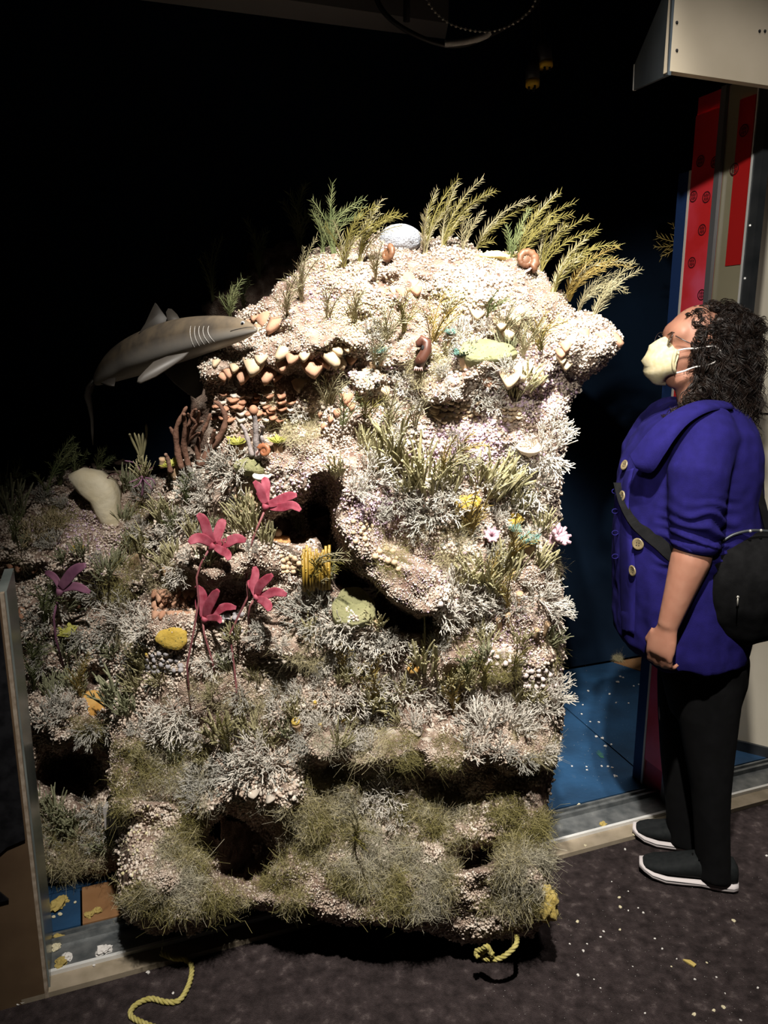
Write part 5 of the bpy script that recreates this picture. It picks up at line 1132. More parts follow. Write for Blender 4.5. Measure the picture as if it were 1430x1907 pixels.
# tail sweeping down, thin edge-on
rings = []
for u, v, w_, h_ in ((180,706,7,16),(168,720,6,16),(163,738,5,14),(167,756,4,9),(171,780,3,5),(172,805,2.4,4),(173,829,1,1.5)):
    Yc = 2.30; c = at(u, v, Yc); s = px(Yc)
    rings.append([c + Vector((math.cos(2 * math.pi * k / 10) * w_ * s, math.sin(2 * math.pi * k / 10) * h_ * s, 0)) for k in range(10)])
MB().loft(rings).build('tail_fin', m_fin, sh_o, True)
from mathutils.bvhtree import BVHTree
bpy.context.view_layer.update()
_bvh = BVHTree.FromObject(bo, bpy.context.evaluated_depsgraph_get()); _inv = bo.matrix_world.inverted()
def on_body(u, v):       # where the flank lies behind a picture point
    o_ = _inv @ Vector((0, 0, CAMH)); d_ = (_inv.to_3x3() @ Vector(ray(u, v))).normalized(); h = _bvh.ray_cast(o_, d_)
    return (bo.matrix_world @ h[0] + (bo.matrix_world.to_3x3() @ h[1]).normalized() * 0.0004) if h[0] else at(u, v, shY(u))
for k, u0 in enumerate((361, 369, 377, 385, 394)):
    pts = [(u0 - 1 + 4 * (1 - math.cos(t * 3.1)) * 0.0 + (9 + k) * (t - .25) ** 2 * 2.2 - 6, 607 + t * (44 - 3 * k)) for t in [i / 8 for i in range(9)]]
    MB().tube([on_body(u, v) for u, v in pts], [0.0008, 0.0011, 0.0012, 0.0012, 0.0012, 0.0012, 0.0012, 0.0011, 0.0006], 5).build('gill_slit', m_gill, sh_o, True)
MB().tube([on_body(u, v) for u, v in ((429,617),(438,614),(448,612),(458,610),(468,609),(474,609))], 0.0011, 5).build('mouth', m_mth, sh_o, True)
e = on_body(452, 602); ey = MB().ell(e, (0.0052, 0.003, 0.0052), nu=12, nv=8).build('eye', m_eyew, sh_o, True)
MB().ell(e + Vector((-0.0004, -0.002, 0)), (0.0032, 0.0022, 0.0032), nu=12, nv=8).build('pupil', m_eyeb, ey, True)
# steel rod that carries it, hidden behind the body
rd = MB().tube([at(330, 640, 2.05), at(345, 690, 2.50)], 0.006, 8).build('support_rod', m_post, sh_o)

# ------------------------------------------------------------------ ropes
m_rope = mat('yellow_rope', (0.30, 0.26, 0.07), 0.8, (0.40, 0.35, 0.13), 60, spec=0.2)
def cat_rom(P_, n=10):
    out = []; k = len(P_)
    for i in range(k - 1):
        p0, p1, p2, p3 = P_[max(i-1, 0)], P_[i], P_[i+1], P_[min(i+2, k-1)]
        for q in range(n):
            t = q / n; out.append(0.5 * ((2 * p1) + (p2 - p0) * t + (2 * p0 - 5 * p1 + 4 * p2 - p3) * t * t + (3 * p1 - p0 - 3 * p2 + p3) * t ** 3))
    out.append(P_[-1]); return out
def rope(parent, P_, R, m):
    path = cat_rom([Vector(p) for p in P_], 16)
    # resample evenly
    L = [0]
    for a, b in zip(path[:-1], path[1:]): L.append(L[-1] + (b - a).length)
    N = max(12, int(L[-1] / 0.0045)); pts = []
    j = 0
    for i in range(N + 1):
        d = L[-1] * i / N
        while j < len(L) - 2 and L[j + 1] < d: j += 1
        f = (d - L[j]) / max(1e-9, L[j + 1] - L[j]); pts.append(path[j].lerp(path[j + 1], f))
    up = Vector((0, 0, 1)); prev = None
    for s_ in range(3):
        q = []; up = None
        for i, p in enumerate(pts):
            t = (pts[min(i + 1, N)] - pts[max(i - 1, 0)]).normalized()
            if up is None: up = t.orthogonal().normalized()
            up = (up - t * up.dot(t)).normalized(); w_ = t.cross(up); a = 2 * math.pi * (s_ / 3 + L[-1] * i / N / 0.036)
            q.append(p + (up * math.cos(a) + w_ * math.sin(a)) * R * 0.5)
        MB().tube(q, R * 0.56, 6).build('strand', m, parent, True)
def gz(u, v, z): return ground(u, v, z)
r1 = empty('rope', ground(300, 1850, -0.012)); tag(r1, 'yellow twisted rope snaking across the carpet at lower left', 'rope')
rope(r1, [gz(300, 1775, 0.02), gz(325, 1785, 0.02), gz(345, 1787, 0.004), gz(357, 1800, -0.004), gz(353, 1830, -0.005), gz(335, 1862, -0.005), gz(310, 1866, -0.005), gz(280, 1860, -0.005), gz(252, 1872, -0.005), gz(243, 1890, -0.005), gz(262, 1903, -0.005), gz(320, 1925, -0.005)], 0.0068, m_rope)
r2 = empty('rope', at(920, 1770, 1.62)); tag(r2, 'short knotted yellow rope loop hanging out under the right of the reef block', 'rope')
Yr = 1.60
rope(r2, [at(962, 1742, Yr + .04), at(962, 1757, Yr), at(950, 1772, Yr - .01), at(930, 1785, Yr - .01), at(908, 1786, Yr), at(897, 1780, Yr + .02), at(905, 1768, Yr), at(918, 1778, Yr - .015)], 0.0065, m_rope)
rope(r2, [at(890, 1784, Yr), at(886, 1772, Yr + .01), at(898, 1768, Yr), at(906, 1762, Yr - .01), at(912, 1770, Yr - .01), at(916, 1782, Yr - .012)], 0.0065, m_rope)

# ------------------------------------------------------------------ cables, chain and plugs overhead
m_cab = mat('black_cable', (0.006, 0.006, 0.007), 0.5); m_slv = mat('white_sleeve', (0.26, 0.26, 0.26), 0.7, (0.36, 0.36, 0.36), 60); m_chn = mat('bead_chain', (0.34, 0.33, 0.29), 0.35, metal=0.5)
Yk = 2.3
cb = empty('cable_loop', at(870, -40, Yk)); tag(cb, 'black cable loop with a pale grey sleeve hanging from the ceiling', 'cable')
pth = cat_rom([at(u, v, Yk) for u, v in ((690,-60),(702,0),(730,38),(780,68),(830,84),(870,82),(905,68),(940,50),(985,20),(1012,-20),(1020,-70))], 8)
MB().tube(pth, 0.007, 8).build('cable', m_cab, cb, True)
MB().tube(cat_rom([at(u, v, Yk - .004) for u, v in ((828,81),(850,80),(875,76),(900,68),(912,60))], 6), 0.009, 8).build('sleeve', m_slv, cb, True)
MB().tube([at(758, -60, Yk + .02), at(757, 40, Yk + .02)], 0.009, 8).build('drop_cable', m_cab, cb, True)
bc = empty('bead_chain', at(850, -40, Yk - .03)); tag(bc, 'fine metal bead chain looped beside the overhead cable', 'chain')
pth = cat_rom([at(u, v, Yk - .03) for u, v in ((780,-40),(796,2),(815,27),(840,45),(870,55),(900,59),(925,56),(960,42),(990,15),(1004,-20))], 12)
KCH = ico(9); KCH.materials.append(m_chn); acc = 0; last = pth[0]
MB().tube(pth, 0.0008, 4).build('wire', m_chn, bc)
for a, b in zip(pth[:-1], pth[1:]):
    seg = (b - a).length; d = 0.0130 - acc
    while d <= seg:
        o = bpy.data.objects.new('bead', KCH); C.objects.link(o); o.parent = bc; o.matrix_parent_inverse = bc.matrix_basis.inverted(); o.matrix_basis = Matrix.Translation(a.lerp(b, d / seg)) @ Matrix.Scale(0.0042, 4)
        d += 0.0130
    acc = (seg - (d - 0.0130)) % 0.0130
m_plg = mat('plug_black', (0.015, 0.015, 0.016), 0.5); m_ply = mat('plug_yellow', (0.55, 0.36, 0.02), 0.5)
for (u, v, tilt, lab) in ((992, 138, 0.0, 'lower of two black plugs with yellow face hanging overhead'), (1014, 103, 0.25, 'upper of two black plugs with yellow face hanging overhead')):
    Yq = 2.5; c = at(u, v, Yq); s = px(Yq); t = empty('electric_plug', c); tag(t, lab, 'plug', 'hanging plugs')
    ax = Vector((tilt * -0.6, 0.1, 1)).normalized(); M = frame(ax)
    MB().tube([c - ax * 10 * s, c + ax * 12 * s, c + ax * 18 * s, c + ax * 24 * s], [12 * s, 12 * s, 9 * s, 4 * s], 12).build('housing', m_plg, t, True)
    MB().tube([c + ax * 22 * s, c + ax * 0.5 * 1.0, c + ax * 0.9], 0.005, 8).build('cord', m_cab, t)
    MB().tube([c - ax * 20 * s, c - ax * 10 * s], [11.5 * s, 12 * s], 12).build('face_ring', m_ply, t, True)
    for k in range(3):
        a = 2.1 * k; o_ = c - ax * 20 * s + (M @ Vector((math.cos(a), math.sin(a), 0))) * 6 * s
        MB().tube([o_, o_ - ax * 6 * s], 2 * s, 5).build('prong', m_plg, t)
# ------------------------------------------------------------------ the woman
m_skin = mat('skin', (0.265, 0.12, 0.078), 0.55, (0.30, 0.145, 0.096), 30, spec=0.35, subsurf=0.08)
m_coat = mat('blue_coat', (0.0078, 0.006, 0.062), 0.9, (0.0098, 0.0075, 0.080), 40, spec=0.1, bump=0.15, bscale=500)
m_trs = mat('black_trousers', (0.0032, 0.0032, 0.0035), 0.95, (0.0045, 0.0045, 0.005), 30, spec=0.1)
m_hair = mat('dark_hair', (0.006, 0.004, 0.0035), 0.42, (0.016, 0.009, 0.006), 60, spec=0.3)
m_mask = mat('cream_mask', (0.40, 0.345, 0.20), 0.9, (0.46, 0.41, 0.27), 90, spec=0.1); m_loop = mat('white_elastic', (0.66, 0.63, 0.60), 0.8)
m_glass = mat('glasses_frame', (0.03, 0.02, 0.02), 0.3, spec=0.6); m_btn = mat('horn_button', (0.11, 0.085, 0.045), 0.3, (0.19, 0.15, 0.085), 60, spec=0.6)
m_shoe = mat('black_shoe', (0.007, 0.0085, 0.009), 0.8, (0.011, 0.0125, 0.013), 80, spec=0.15); m_sole = mat('white_sole', (0.50, 0.46, 0.46), 0.7); m_bagm = mat('black_bag', (0.003, 0.003, 0.0033), 0.8, (0.005, 0.005, 0.0054), 50, spec=0.06, bump=0.05, bscale=300)
YP = 2.06
pr = empty('person', Vector((0.93, YP, -0.012))); tag(pr, 'person in blue coat, cream mask and black trousers looking up at the reef', 'person')
def ring_uv(v, uf, ub, hd, Y=YP, n=24, sq=2.3, zoff=None):
    a = at(uf, v, Y); b = at(ub, v, Y); c = (a + b) / 2; hx = (b - a).length / 2; out = []
    for k in range(n):
        t = 2 * math.pi * k / n; cs, sn = math.cos(t), math.sin(t)
        out.append(c + Vector((math.copysign(abs(cs) ** (2 / sq), cs) * hx, math.copysign(abs(sn) ** (2 / sq), sn) * hd, 0)))
    return out
def limb(path, rad, n=16, flat=1.0):
    mb = MB(); mb.tube(path, rad, n, flat=flat); return mb
def remesh(name, mb, vox, m, parent, smooth=6, disp=None):
    me = mb.mesh('tmp'); o = bpy.data.objects.new('tmp', me); C.objects.link(o)
    r = o.modifiers.new('r', 'REMESH'); r.mode = 'VOXEL'; r.voxel_size = vox; r.use_smooth_shade = True
    s = o.modifiers.new('s', 'SMOOTH'); s.iterations = smooth; s.factor = 0.5
    dg = bpy.context.evaluated_depsgraph_get(); me2 = bpy.data.meshes.new_from_object(o.evaluated_get(dg)); bpy.data.objects.remove(o); bpy.data.meshes.remove(me)
    me2.name = name; me2.materials.clear()
    if disp is not None:
        n_ = len(me2.vertices); co = np.empty(n_ * 3, np.float32); no = np.empty(n_ * 3, np.float32)
        me2.vertices.foreach_get('co', co); me2.vertex_normals.foreach_get('vector', no); co = co.reshape(-1, 3); no = no.reshape(-1, 3)
        co = co + no * disp(co, no)[:, None]; me2.vertices.foreach_set('co', co.astype(np.float32).ravel()); me2.update()
    return obj(name, me2, m, parent, True)
# --- body: head, neck, torso, arms, hands, legs in one skin
mb = MB(); S = px(YP)
hc = at(1302, 636, YP)
RX = Matrix.Rotation(math.radians(0), 3, 'Y')
tilt = Matrix.Rotation(math.radians(18), 3, 'Y')     # head tipped back, face towards -x and up
mb.ell(hc, (62 * S, 0.074, 66 * S), tilt, 24, 16)
def E(u, v, ru, rd, rv, ang=0): mb.ell(at(u, v, YP), (ru * S, rd, rv * S), Matrix.Rotation(math.radians(ang), 3, 'Y'), 16, 10)
E(1262, 622, 24, 0.062, 26, 10)      # brow
E(1266, 660, 32, 0.058, 44, 12)      # cheeks
E(1254, 694, 22, 0.040, 20, 0)       # chin
E(1270, 700, 32, 0.050, 24, -20)     # jaw
mb.tube([at(1240, 634, YP), at(1231, 645, YP), at(1222, 655, YP), at(1226, 664, YP), at(1240, 668, YP)], [6 * S, 7 * S, 9 * S, 8 * S, 6 * S], 10)   # nose
E(1236, 683, 8, 0.026, 6)            # lips
for sgn in (-1, 1): mb.ell(at(1314, 658, YP) + Vector((0, sgn * 0.072, 0)), (10 * S, 0.012, 17 * S), None, 12, 8)   # ears
mb.tube([at(1292, 690, YP), at(1296, 725, YP), at(1308, 765, YP), at(1312, 800, YP)], [0.055, 0.052, 0.056, 0.075], 16)
mb.loft([ring_uv(v, a, b, h) for v, a, b, h in ((775,1262,1350,.09),(830,1230,1350,.115),(900,1215,1350,.11),(1000,1210,1350,.11),(1100,1215,1350,.115),(1200,1255,1355,.12),(1240,1260,1355,.12))])
# near arm (camera side) and far arm
def arm(sgn):
    sh_ = at(1318, 810, YP - 0.15); sh_ = Vector((sh_.x, YP + sgn * 0.15, sh_.z))
    el = at(1300, 1000, YP - 0.19) ; wr_ = at(1243, 1168, YP - 0.205); kn = at(1229, 1212, YP - 0.205)
    if sgn > 0:
        f = lambda p: Vector((p.x + 0.02, 2 * YP - p.y, p.z)); el, wr_, kn = f(el), f(wr_), f(kn)
    mb.tube([sh_, sh_.lerp(el, .5), el, el.lerp(wr_, .25), el.lerp(wr_, .6), wr_], [0.040, 0.042, 0.044, 0.050, 0.038, 0.0265], 14)
    ax = (kn - wr_).normalized(); yd = Vector((-0.62, 0.78 * -sgn, 0)).normalized(); yd = (yd - ax * yd.dot(ax)).normalized(); nb = ax.cross(yd)
    if nb.x < 0: nb = -nb
    # palm: broad across yd, thin along nb (nb points backwards, palm side)
    rg = []
    for f, wy, tn in ((-0.1, .024, .021), (0.15, .030, .020), (0.5, .038, .0195), (0.85, .041, .017), (1.05, .038, .013)):
        c = wr_ + (kn - wr_) * f * 1.12; rg.append([c + yd * (math.cos(2 * math.pi * k / 14) * wy) + nb * (math.sin(2 * math.pi * k / 14) * tn) for k in range(14)])
    mb.loft(rg)
    for q, (off, l1, l2, l3, r_) in enumerate(((-0.031, .030, .022, .018, .0078), (-0.011, .036, .026, .020, .0088), (0.010, .038, .028, .021, .0090), (0.030, .034, .025, .019, .0086))):
        b = wr_ + (kn - wr_) * 1.12 + yd * off * (1 if sgn < 0 else -1)
        p1 = b + (ax * 0.86 + nb * 0.50).normalized() * l1; p2 = p1 + (ax * 0.15 + nb * 0.99).normalized() * l2; p3 = p2 + (ax * -0.55 + nb * 0.83).normalized() * l3
        mb.tube([b - ax * 0.012, b, p1, p2, p3], [r_ * 1.05, r_ * 1.12, r_ * 1.05, r_ * 0.98, r_ * 0.75], 10)
    b = wr_ + (kn - wr_) * 0.35 + yd * 0.030 * (1 if sgn < 0 else -1)
    p1 = b + (ax * 0.8 + yd * 0.4 * (1 if sgn < 0 else -1) + nb * 0.3).normalized() * 0.036; p2 = p1 + (ax * 0.75 + nb * 0.65).normalized() * 0.030; p3 = p2 + (ax * 0.6 + nb * 0.75 - yd * .2 * (1 if sgn < 0 else -1)).normalized() * 0.022
    mb.tube([b, p1, p2, p3], [0.0125, 0.0115, 0.0098, 0.007], 10)
arm(-1); arm(1)
for Y_, us in ((2.0, ((1318,1210),(1318,1330),(1325,1450),(1325,1560),(1328,1610))), (2.15, ((1280,1215),(1268,1330),(1270,1440),(1280,1520),(1285,1560)))):
    mb.tube([at(u, v, Y_) for u, v in us], [0.078, 0.066, 0.052, 0.044, 0.036], 14)
body = remesh('body', mb, 0.0052, m_skin, pr, 8)
# eye, brow
for sgn in (-1, 1):
    e = at(1250, 635, YP) + Vector((0.004, sgn * 0.034, 0)); MB().ell(e, (0.009, 0.010, 0.006), nu=12, nv=8).build('eye', mat('eye_white', (0.6, 0.58, 0.55), 0.3), pr, True)
    MB().ell(e + Vector((-0.006, sgn * 0.001, 0.002)), (0.0055,) * 3, nu=10, nv=6).build('iris', m_eyeb, pr, True)
    MB().tube([at(1238, 624, YP) + Vector((0, sgn * 0.018, 0)), at(1241, 619, YP) + Vector((0, sgn * 0.035, 0)), at(1252, 621, YP) + Vector((0, sgn * 0.050, 0))], [.0008, .0016, .0008], 6).build('eyebrow', m_hair, pr, True)
# --- coat
mb = MB()
mb.loft([ring_uv(v, a, b, h, sq=2.6) for v, a, b, h in ((752,1262,1366,.098),(772,1232,1380,.150),(795,1208,1388,.190),(830,1186,1393,.205),(870,1166,1396,.205),(920,1156,1398,.195),(980,1150,1400,.19),(1040,1148,1398,.19),(1100,1148,1390,.195),(1150,1149,1376,.20),(1180,1152,1368,.202),(1203,1165,1362,.202))])
for sgn in (-1, 1):
    a_ = at(1318, 812, YP - 0.155); a_ = Vector((a_.x, YP + sgn * 0.155, a_.z)); b1 = at(1302, 880, YP - .195); b2 = at(1297, 950, YP - .20); b3 = at(1296, 1015, YP - .195)
    if sgn > 0: b1, b2, b3 = [Vector((p.x, 2 * YP - p.y, p.z)) for p in (b1, b2, b3)]
    mb.tube([a_ + Vector((0.0, -sgn * 0.06, 0.045)), a_ + Vector((0, -sgn * 0.03, 0.022)), a_ + Vector((0, 0, -0.01)), b1, b2, b3], [0.04, 0.064, 0.075, 0.074, 0.066, 0.055], 20)
def wrinkle(co, no):
    z = co[:, 2]; d = 0.0060 * vnoise(co * np.array([1, 1, 0.5]), 13, 3) + 0.0018 * vnoise(co, 38, 4)
    cx_ = np.interp(z, [0.93, 1.10, 1.30], [0.775, 0.785, 0.80]); wx = np.clip(1.25 - np.abs(co[:, 0] - cx_) / 0.085, 0, 1); wy = np.clip((np.abs(co[:, 1] - YP) - 0.145) / 0.05, 0, 1)
    sl = np.minimum(wx, wy) * np.clip((z - 0.96) / 0.03, 0, 1)
    wv = np.sin((z + 0.25 * (co[:, 0] - 0.85) + 0.020 * vnoise(co, 14, 5)) * 2 * math.pi / 0.030)
    amp = np.clip((1.20 - z) / 0.14, 0, 1) * 0.011
    d = d + wv * amp * sl
    fold = np.sin((co[:, 0] + 0.10 * co[:, 2]) * 2 * math.pi / 0.11 + 3 * vnoise(co, 4, 8))
    d = d + fold * 0.006 * np.clip((1.05 - z) / 0.2, 0, 1) * (1 - sl)
    return d
coat = remesh('coat', mb, 0.0065, m_coat, pr, 5, wrinkle)
_cb = BVHTree.FromPolygons([v_.co[:] for v_ in coat.data.vertices], [tuple(p_.vertices) for p_ in coat.data.polygons])
def on_coat(u, v, off):     # point of the cloth seen at a picture point
    for du in (0, 3, 6, 10, 15, 22):
        o_ = Vector((0, 0, CAMH)); h = _cb.ray_cast(o_, Vector(ray(u + du, v)).normalized())
        if h[0]: return h[0] + h[1].normalized() * off, h[1].normalized()
    return at(u, v, YP - .15), Vector((0, -1, 0))
m_seam = mat('coat_seam', (0.010, 0.008, 0.10), 0.9)
# collar and lapel folded over the shoulder: thick cloth strip following the chest
def strip_on(pts, name, m, th=0.006, side_off=0.0):
    up_, lo_ = zip(*pts); return up_, lo_
def cloth(name, A, B, m, th, parent):
    n_ = len(A); mbq = MB(); rings = []
    for a, b in zip(A, B):
        d = (b - a); nn = Vector((-0.3, -0.95, 0.1)).normalized()
        rings.append([a + nn * th, a.lerp(b, .5) + nn * (th * 1.6), b + nn * th, b - nn * th * .3, a.lerp(b, .5), a - nn * th * .3])
    return mbq.loft(rings).build(name, m, parent, True)
A = cat_rom([at(1360, 748, YP - .085), at(1310, 745, YP - .135), at(1270, 757, YP - .150), at(1235, 778, YP - .150), at(1205, 806, YP - .140), at(1182, 836, YP - .125), at(1172, 848, YP - .11)], 5)
B = cat_rom([at(1366, 762, YP - .12), at(1325, 765, YP - .185), at(1286, 785, YP - .205), at(1258, 815, YP - .210), at(1236, 848, YP - .205), at(1212, 880, YP - .180), at(1184, 872, YP - .14)], 5)
cloth('collar', A, B, m_coat, 0.007, coat)
# placket ridge, belt strap shadowed edge
A = cat_rom([on_coat(u, v, 0.002)[0] for u, v in ((1182, 872), (1176, 900), (1172, 950), (1178, 1000), (1184, 1060), (1184, 1120), (1182, 1180))], 5)
B = cat_rom([on_coat(u, v, 0.002)[0] for u, v in ((1168, 876), (1160, 900), (1157, 950), (1156, 1000), (1156, 1060), (1157, 1120), (1160, 1178))], 5)
cloth('placket', A, B, m_coat, 0.004, coat)
def button(u, v, Y, r, nrm=(-.55, -.83, 0.05)):
    c, z = on_coat(u, v, 0.008); z = (z + Vector(nrm) * 0.4).normalized(); M = frame(z); prof = ((0.05, -0.3), (1.0, -0.25), (1.04, 0.1), (0.85, 0.28), (0.7, 0.12), (0.05, 0.08))
    b = MB().loft([[c + M @ Vector((math.cos(2 * math.pi * k / 18) * a * r, math.sin(2 * math.pi * k / 18) * a * r, h * r * 0.5)) for k in range(18)] for a, h in prof]).build('button', m_btn, coat, True)
    for dx, dy in ((.22, .22), (-.22, .22), (.22, -.22), (-.22, -.22)): MB().ell(c + M @ Vector((dx * r, dy * r, .06 * r)), (r * .1,) * 3, nu=6, nv=4).build('thread_hole', m_dark, b)
button(1167, 868, YP - .155, 0.014); button(1191, 1012, YP - .172, 0.0155, (-.35, -.93, .05)); button(1163, 924, YP - .150, 0.0145, (-.9, -.35, .3)); button(1182, 1062, YP - .178, 0.0145, (-.92, -.3, .1))
for v in (952, 992, 1036, 915):
    c = on_coat(1152, v, 0.004)[0] + Vector((-0.006, 0, 0)); MB().tube([c + Vector((math.cos(t) * 0.0085, 0, math.sin(t) * 0.0065)) for t in [2 * math.pi * k / 12 for k in range(13)]], 0.0014, 5).build('button_loop', m_coat, coat, True)
# coat hem and cuff
cu = at(1296, 1012, YP - .195); MB().tube([cu + Vector((0, 0, 0.014)), cu, cu + Vector((-.002, 0, -0.016))], [0.057, 0.060, 0.054], 18).build('cuff', m_coat, coat, True)
# --- trousers
mb = MB()
mb.loft([ring_uv(v, a, b, h, 2.03) for v, a, b, h in ((1180,1240,1375,.13),(1215,1238,1384,.14),(1260,1236,1382,.125),(1330,1250,1365,.08))])
for Y_, secs in ((1.985, ((1205,1262,1384,.085),(1270,1262,1380,.088),(1330,1264,1372,.080),(1400,1276,1364,.070),(1470,1288,1358,.062),(1540,1294,1356,.058),(1600,1298,1356,.056),(1630,1297,1357,.056))), (2.15, ((1205,1228,1360,.085),(1270,1226,1345,.085),(1330,1227,1335,.078),(1400,1232,1320,.068),(1470,1238,1312,.060),(1530,1243,1315,.056),(1568,1246,1318,.056)))):
    mb.loft([ring_uv(v, a, b, h, Y_) for v, a, b, h in secs])
tr_ = remesh('trousers', mb, 0.0075, m_trs, pr, 6, lambda co, no: 0.004 * vnoise(co * np.array([1, 1, 0.35]), 12, 9))
# --- shoes
def shoe(heel, toe):
    heel, toe = Vector(heel), Vector(toe); d = (toe - heel); L = d.length; d.normalize(); w_ = Vector((-d.y, d.x, 0)); t = empty('shoe', heel); t.parent = pr; t.matrix_parent_inverse = pr.matrix_basis.inverted()
    st = [(-.02, .026, .020), (0.0, .034, .03), (0.1, .038, .0), (0.3, .036, .0), (0.5, .040, .0), (0.7, .046, .0), (0.85, .042, .0), (0.95, .030, .0), (1.0, .016, .0)]
    def prof_ring(f, hw, z0, z1, n=16, bulge=0.0):
        c = heel + d * (L * f); out = []
        for k in range(n):
            a = 2 * math.pi * k / n; cs, sn = math.cos(a), math.sin(a); x = math.copysign(abs(cs) ** .75, cs) * hw; z = (z0 + z1) / 2 + math.copysign(abs(sn) ** .75, sn) * (z1 - z0) / 2
            out.append(c + w_ * x + Vector((0, 0, z)))
        return out
    zf = -0.012
    sole = [prof_ring(f, hw * 1.05, zf + (0.004 if 0.25 < f < .45 else 0) + max(0, (f - .8)) * .10, zf + 0.030 + max(0, (f - .8)) * 0.07 - 0.004 * math.sin(f * 3)) for f, hw in ((-.02, .024), (.03, .033), (.15, .037), (.35, .036), (.55, .042), (.72, .047), (.86, .043), (.95, .031), (1.0, .018))]
    so = MB().loft(sole).build('sole', m_sole, t, True)
    ln = [[p + Vector((0, 0, 0.0)) for p in prof_ring(f, hw * 1.062, zf + 0.0165 + max(0, (f - .8)) * .08, zf + 0.0185 + max(0, (f - .8)) * .08)] for f, hw in ((-.02, .024), (.03, .033), (.15, .037), (.35, .036), (.55, .042), (.72, .047), (.86, .043), (.95, .031), (1.0, .018))]
    MB().loft(ln).build('sole_line', m_shoe, so, True)
    up_ = [prof_ring(f, hw, zf + 0.024, zf + h) for f, hw, h in ((-.01, .022, .070), (.04, .032, .092), (.15, .036, .100), (.30, .036, .100), (.42, .038, .092), (.55, .041, .078), (.70, .044, .062), (.84, .040, .054), (.93, .030, .046), (.98, .016, .038))]
    MB().loft(up_).build('upper', m_shoe, t, True)
    for k in range(4):
        f = .38 + .075 * k; c = heel + d * (L * f) + Vector((0, 0, zf + .100 - .045 * (f - .36) / .3)); MB().tube([c - w_ * .020 - Vector((0, 0, .008)), c + Vector((0, 0, .003)), c + w_ * .020 - Vector((0, 0, .008))], .0026, 6).build('lace', m_bagm, t, True)
    q = heel + d * (L * .40) + Vector((0, 0, zf + .104)); MB().tube([q - w_ * .03 + Vector((0, 0, -.01)), q - w_ * .012 + Vector((0, 0, .008)), q, q + w_ * .014 + Vector((0, 0, .008)), q + w_ * .03 + Vector((0, 0, -.012))], .0026, 6).build('lace', m_bagm, t, True)
    return t
shoe((1.025, 1.968, 0), (0.768, 2.045, 0)); shoe((1.055, 2.12, 0), (0.802, 2.215, 0))
# --- mask: pleated cup over nose and mouth
mb = MB(); cM = at(1243, 672, YP); rings = []
for i in range(15):
    ph = math.pi * (i / 14 - 0.5); z = math.sin(ph); rr_ = math.cos(ph)
    ring_ = []
    for k in range(19):
        a = math.pi * (k / 18 - 0.5); f = 1 + 0.075 * math.sin(z * 11 + 1.0 + 0.8 * a) * math.cos(a) + 0.02 * math.sin(7 * a + 4 * z)
        x = -math.cos(a) * rr_ ** 0.62 * 43 * S * f; y = math.sin(a) * (0.064 * rr_ ** 0.35); zz = z * 45 * S * (1 - 0.48 * math.sin(a) ** 2) - 0.002 * math.sin(a) ** 2
        ring_.append(cM + Vector((x + (0 if z < 0 else z * 8 * S), y, zz)))
    rings.append(ring_)
nV = 19; vs_ = [p for r_ in rings for p in r_]; inn = [p + (cM - p) * 0.06 for p in vs_]; off = len(vs_); fs = []
for i in range(14):
    for k in range(18):
        a = i * nV + k; fs += [(a, a + 1, a + nV + 1, a + nV), (off + a, off + a + nV, off + a + nV + 1, off + a + 1)]
for i in range(14): fs += [(i * nV, (i + 1) * nV, off + (i + 1) * nV, off + i * nV), (i * nV + 18, off + i * nV + 18, off + (i + 1) * nV + 18, (i + 1) * nV + 18)]
mb.add(vs_, fs); mk = mb.build('face_mask', m_mask, pr, True)
for sgn in (-1, 1):
    yo = lambda u, v, y: at(u, v, YP) + Vector((0, sgn * y, 0))
    MB().tube(cat_rom([yo(1244, 652, .068), yo(1258, 649, .074), yo(1278, 648, .079), yo(1308, 645, .082), yo(1318, 662, .082), yo(1300, 676, .080), yo(1272, 682, .074), yo(1256, 689, .068), yo(1243, 693, .060)], 5), 0.0021, 6).build('ear_loop', m_loop, mk, True)
    MB().tube([yo(1242, 650, .066), yo(1238, 662, .067), yo(1236, 674, .066), yo(1238, 684, .063), yo(1243, 694, .058)], [.004, .0048, .0042, .0048, .004], 7).build('gathered_edge', m_mask, mk, True)
# --- glasses
gl = empty('glasses', at(1238, 632, YP)); gl.parent = pr; gl.matrix_parent_inverse = pr.matrix_basis.inverted()
m_lens = bpy.data.materials.new('lens'); m_lens.use_nodes = True
b_ = m_lens.node_tree.nodes['Principled BSDF']; b_.inputs['Base Color'].default_value = (0.9, 0.9, 0.9, 1); b_.inputs['Roughness'].default_value = 0.03; b_.inputs['Transmission Weight'].default_value = 1.0; b_.inputs['IOR'].default_value = 1.02
for sgn in (-1, 1):
    c = at(1238, 630, YP) + Vector((0, sgn * 0.034, 0)); nrm = (tilt @ Vector((-1, sgn * -0.18, 0))).normalized(); M = frame(nrm)
    pts = [c + M @ Vector((math.copysign(abs(math.cos(t)) ** .8, math.cos(t)) * 0.024, math.copysign(abs(math.sin(t)) ** .8, math.sin(t)) * 0.0165, 0)) for t in [2 * math.pi * k / 24 for k in range(25)]]
    MB().tube(pts, 0.0012, 6).build('rim', m_glass, gl, True)
    MB().poly(pts[:-1], nrm, 0.0012).build('lens', m_lens, gl)
    MB().tube([c + Vector((0.004, sgn * 0.028, 0.006)), at(1262, 638, YP) + Vector((0, sgn * 0.072, 0)), at(1300, 648, YP) + Vector((0, sgn * 0.080, 0))], 0.0015, 6).build('temple_arm', m_glass, gl, True)
MB().tube([at(1238, 630, YP) + Vector((0, -.011, 0)), at(1234, 629, YP), at(1238, 630, YP) + Vector((0, .011, 0))], 0.0012, 6).build('bridge', m_glass, gl, True)
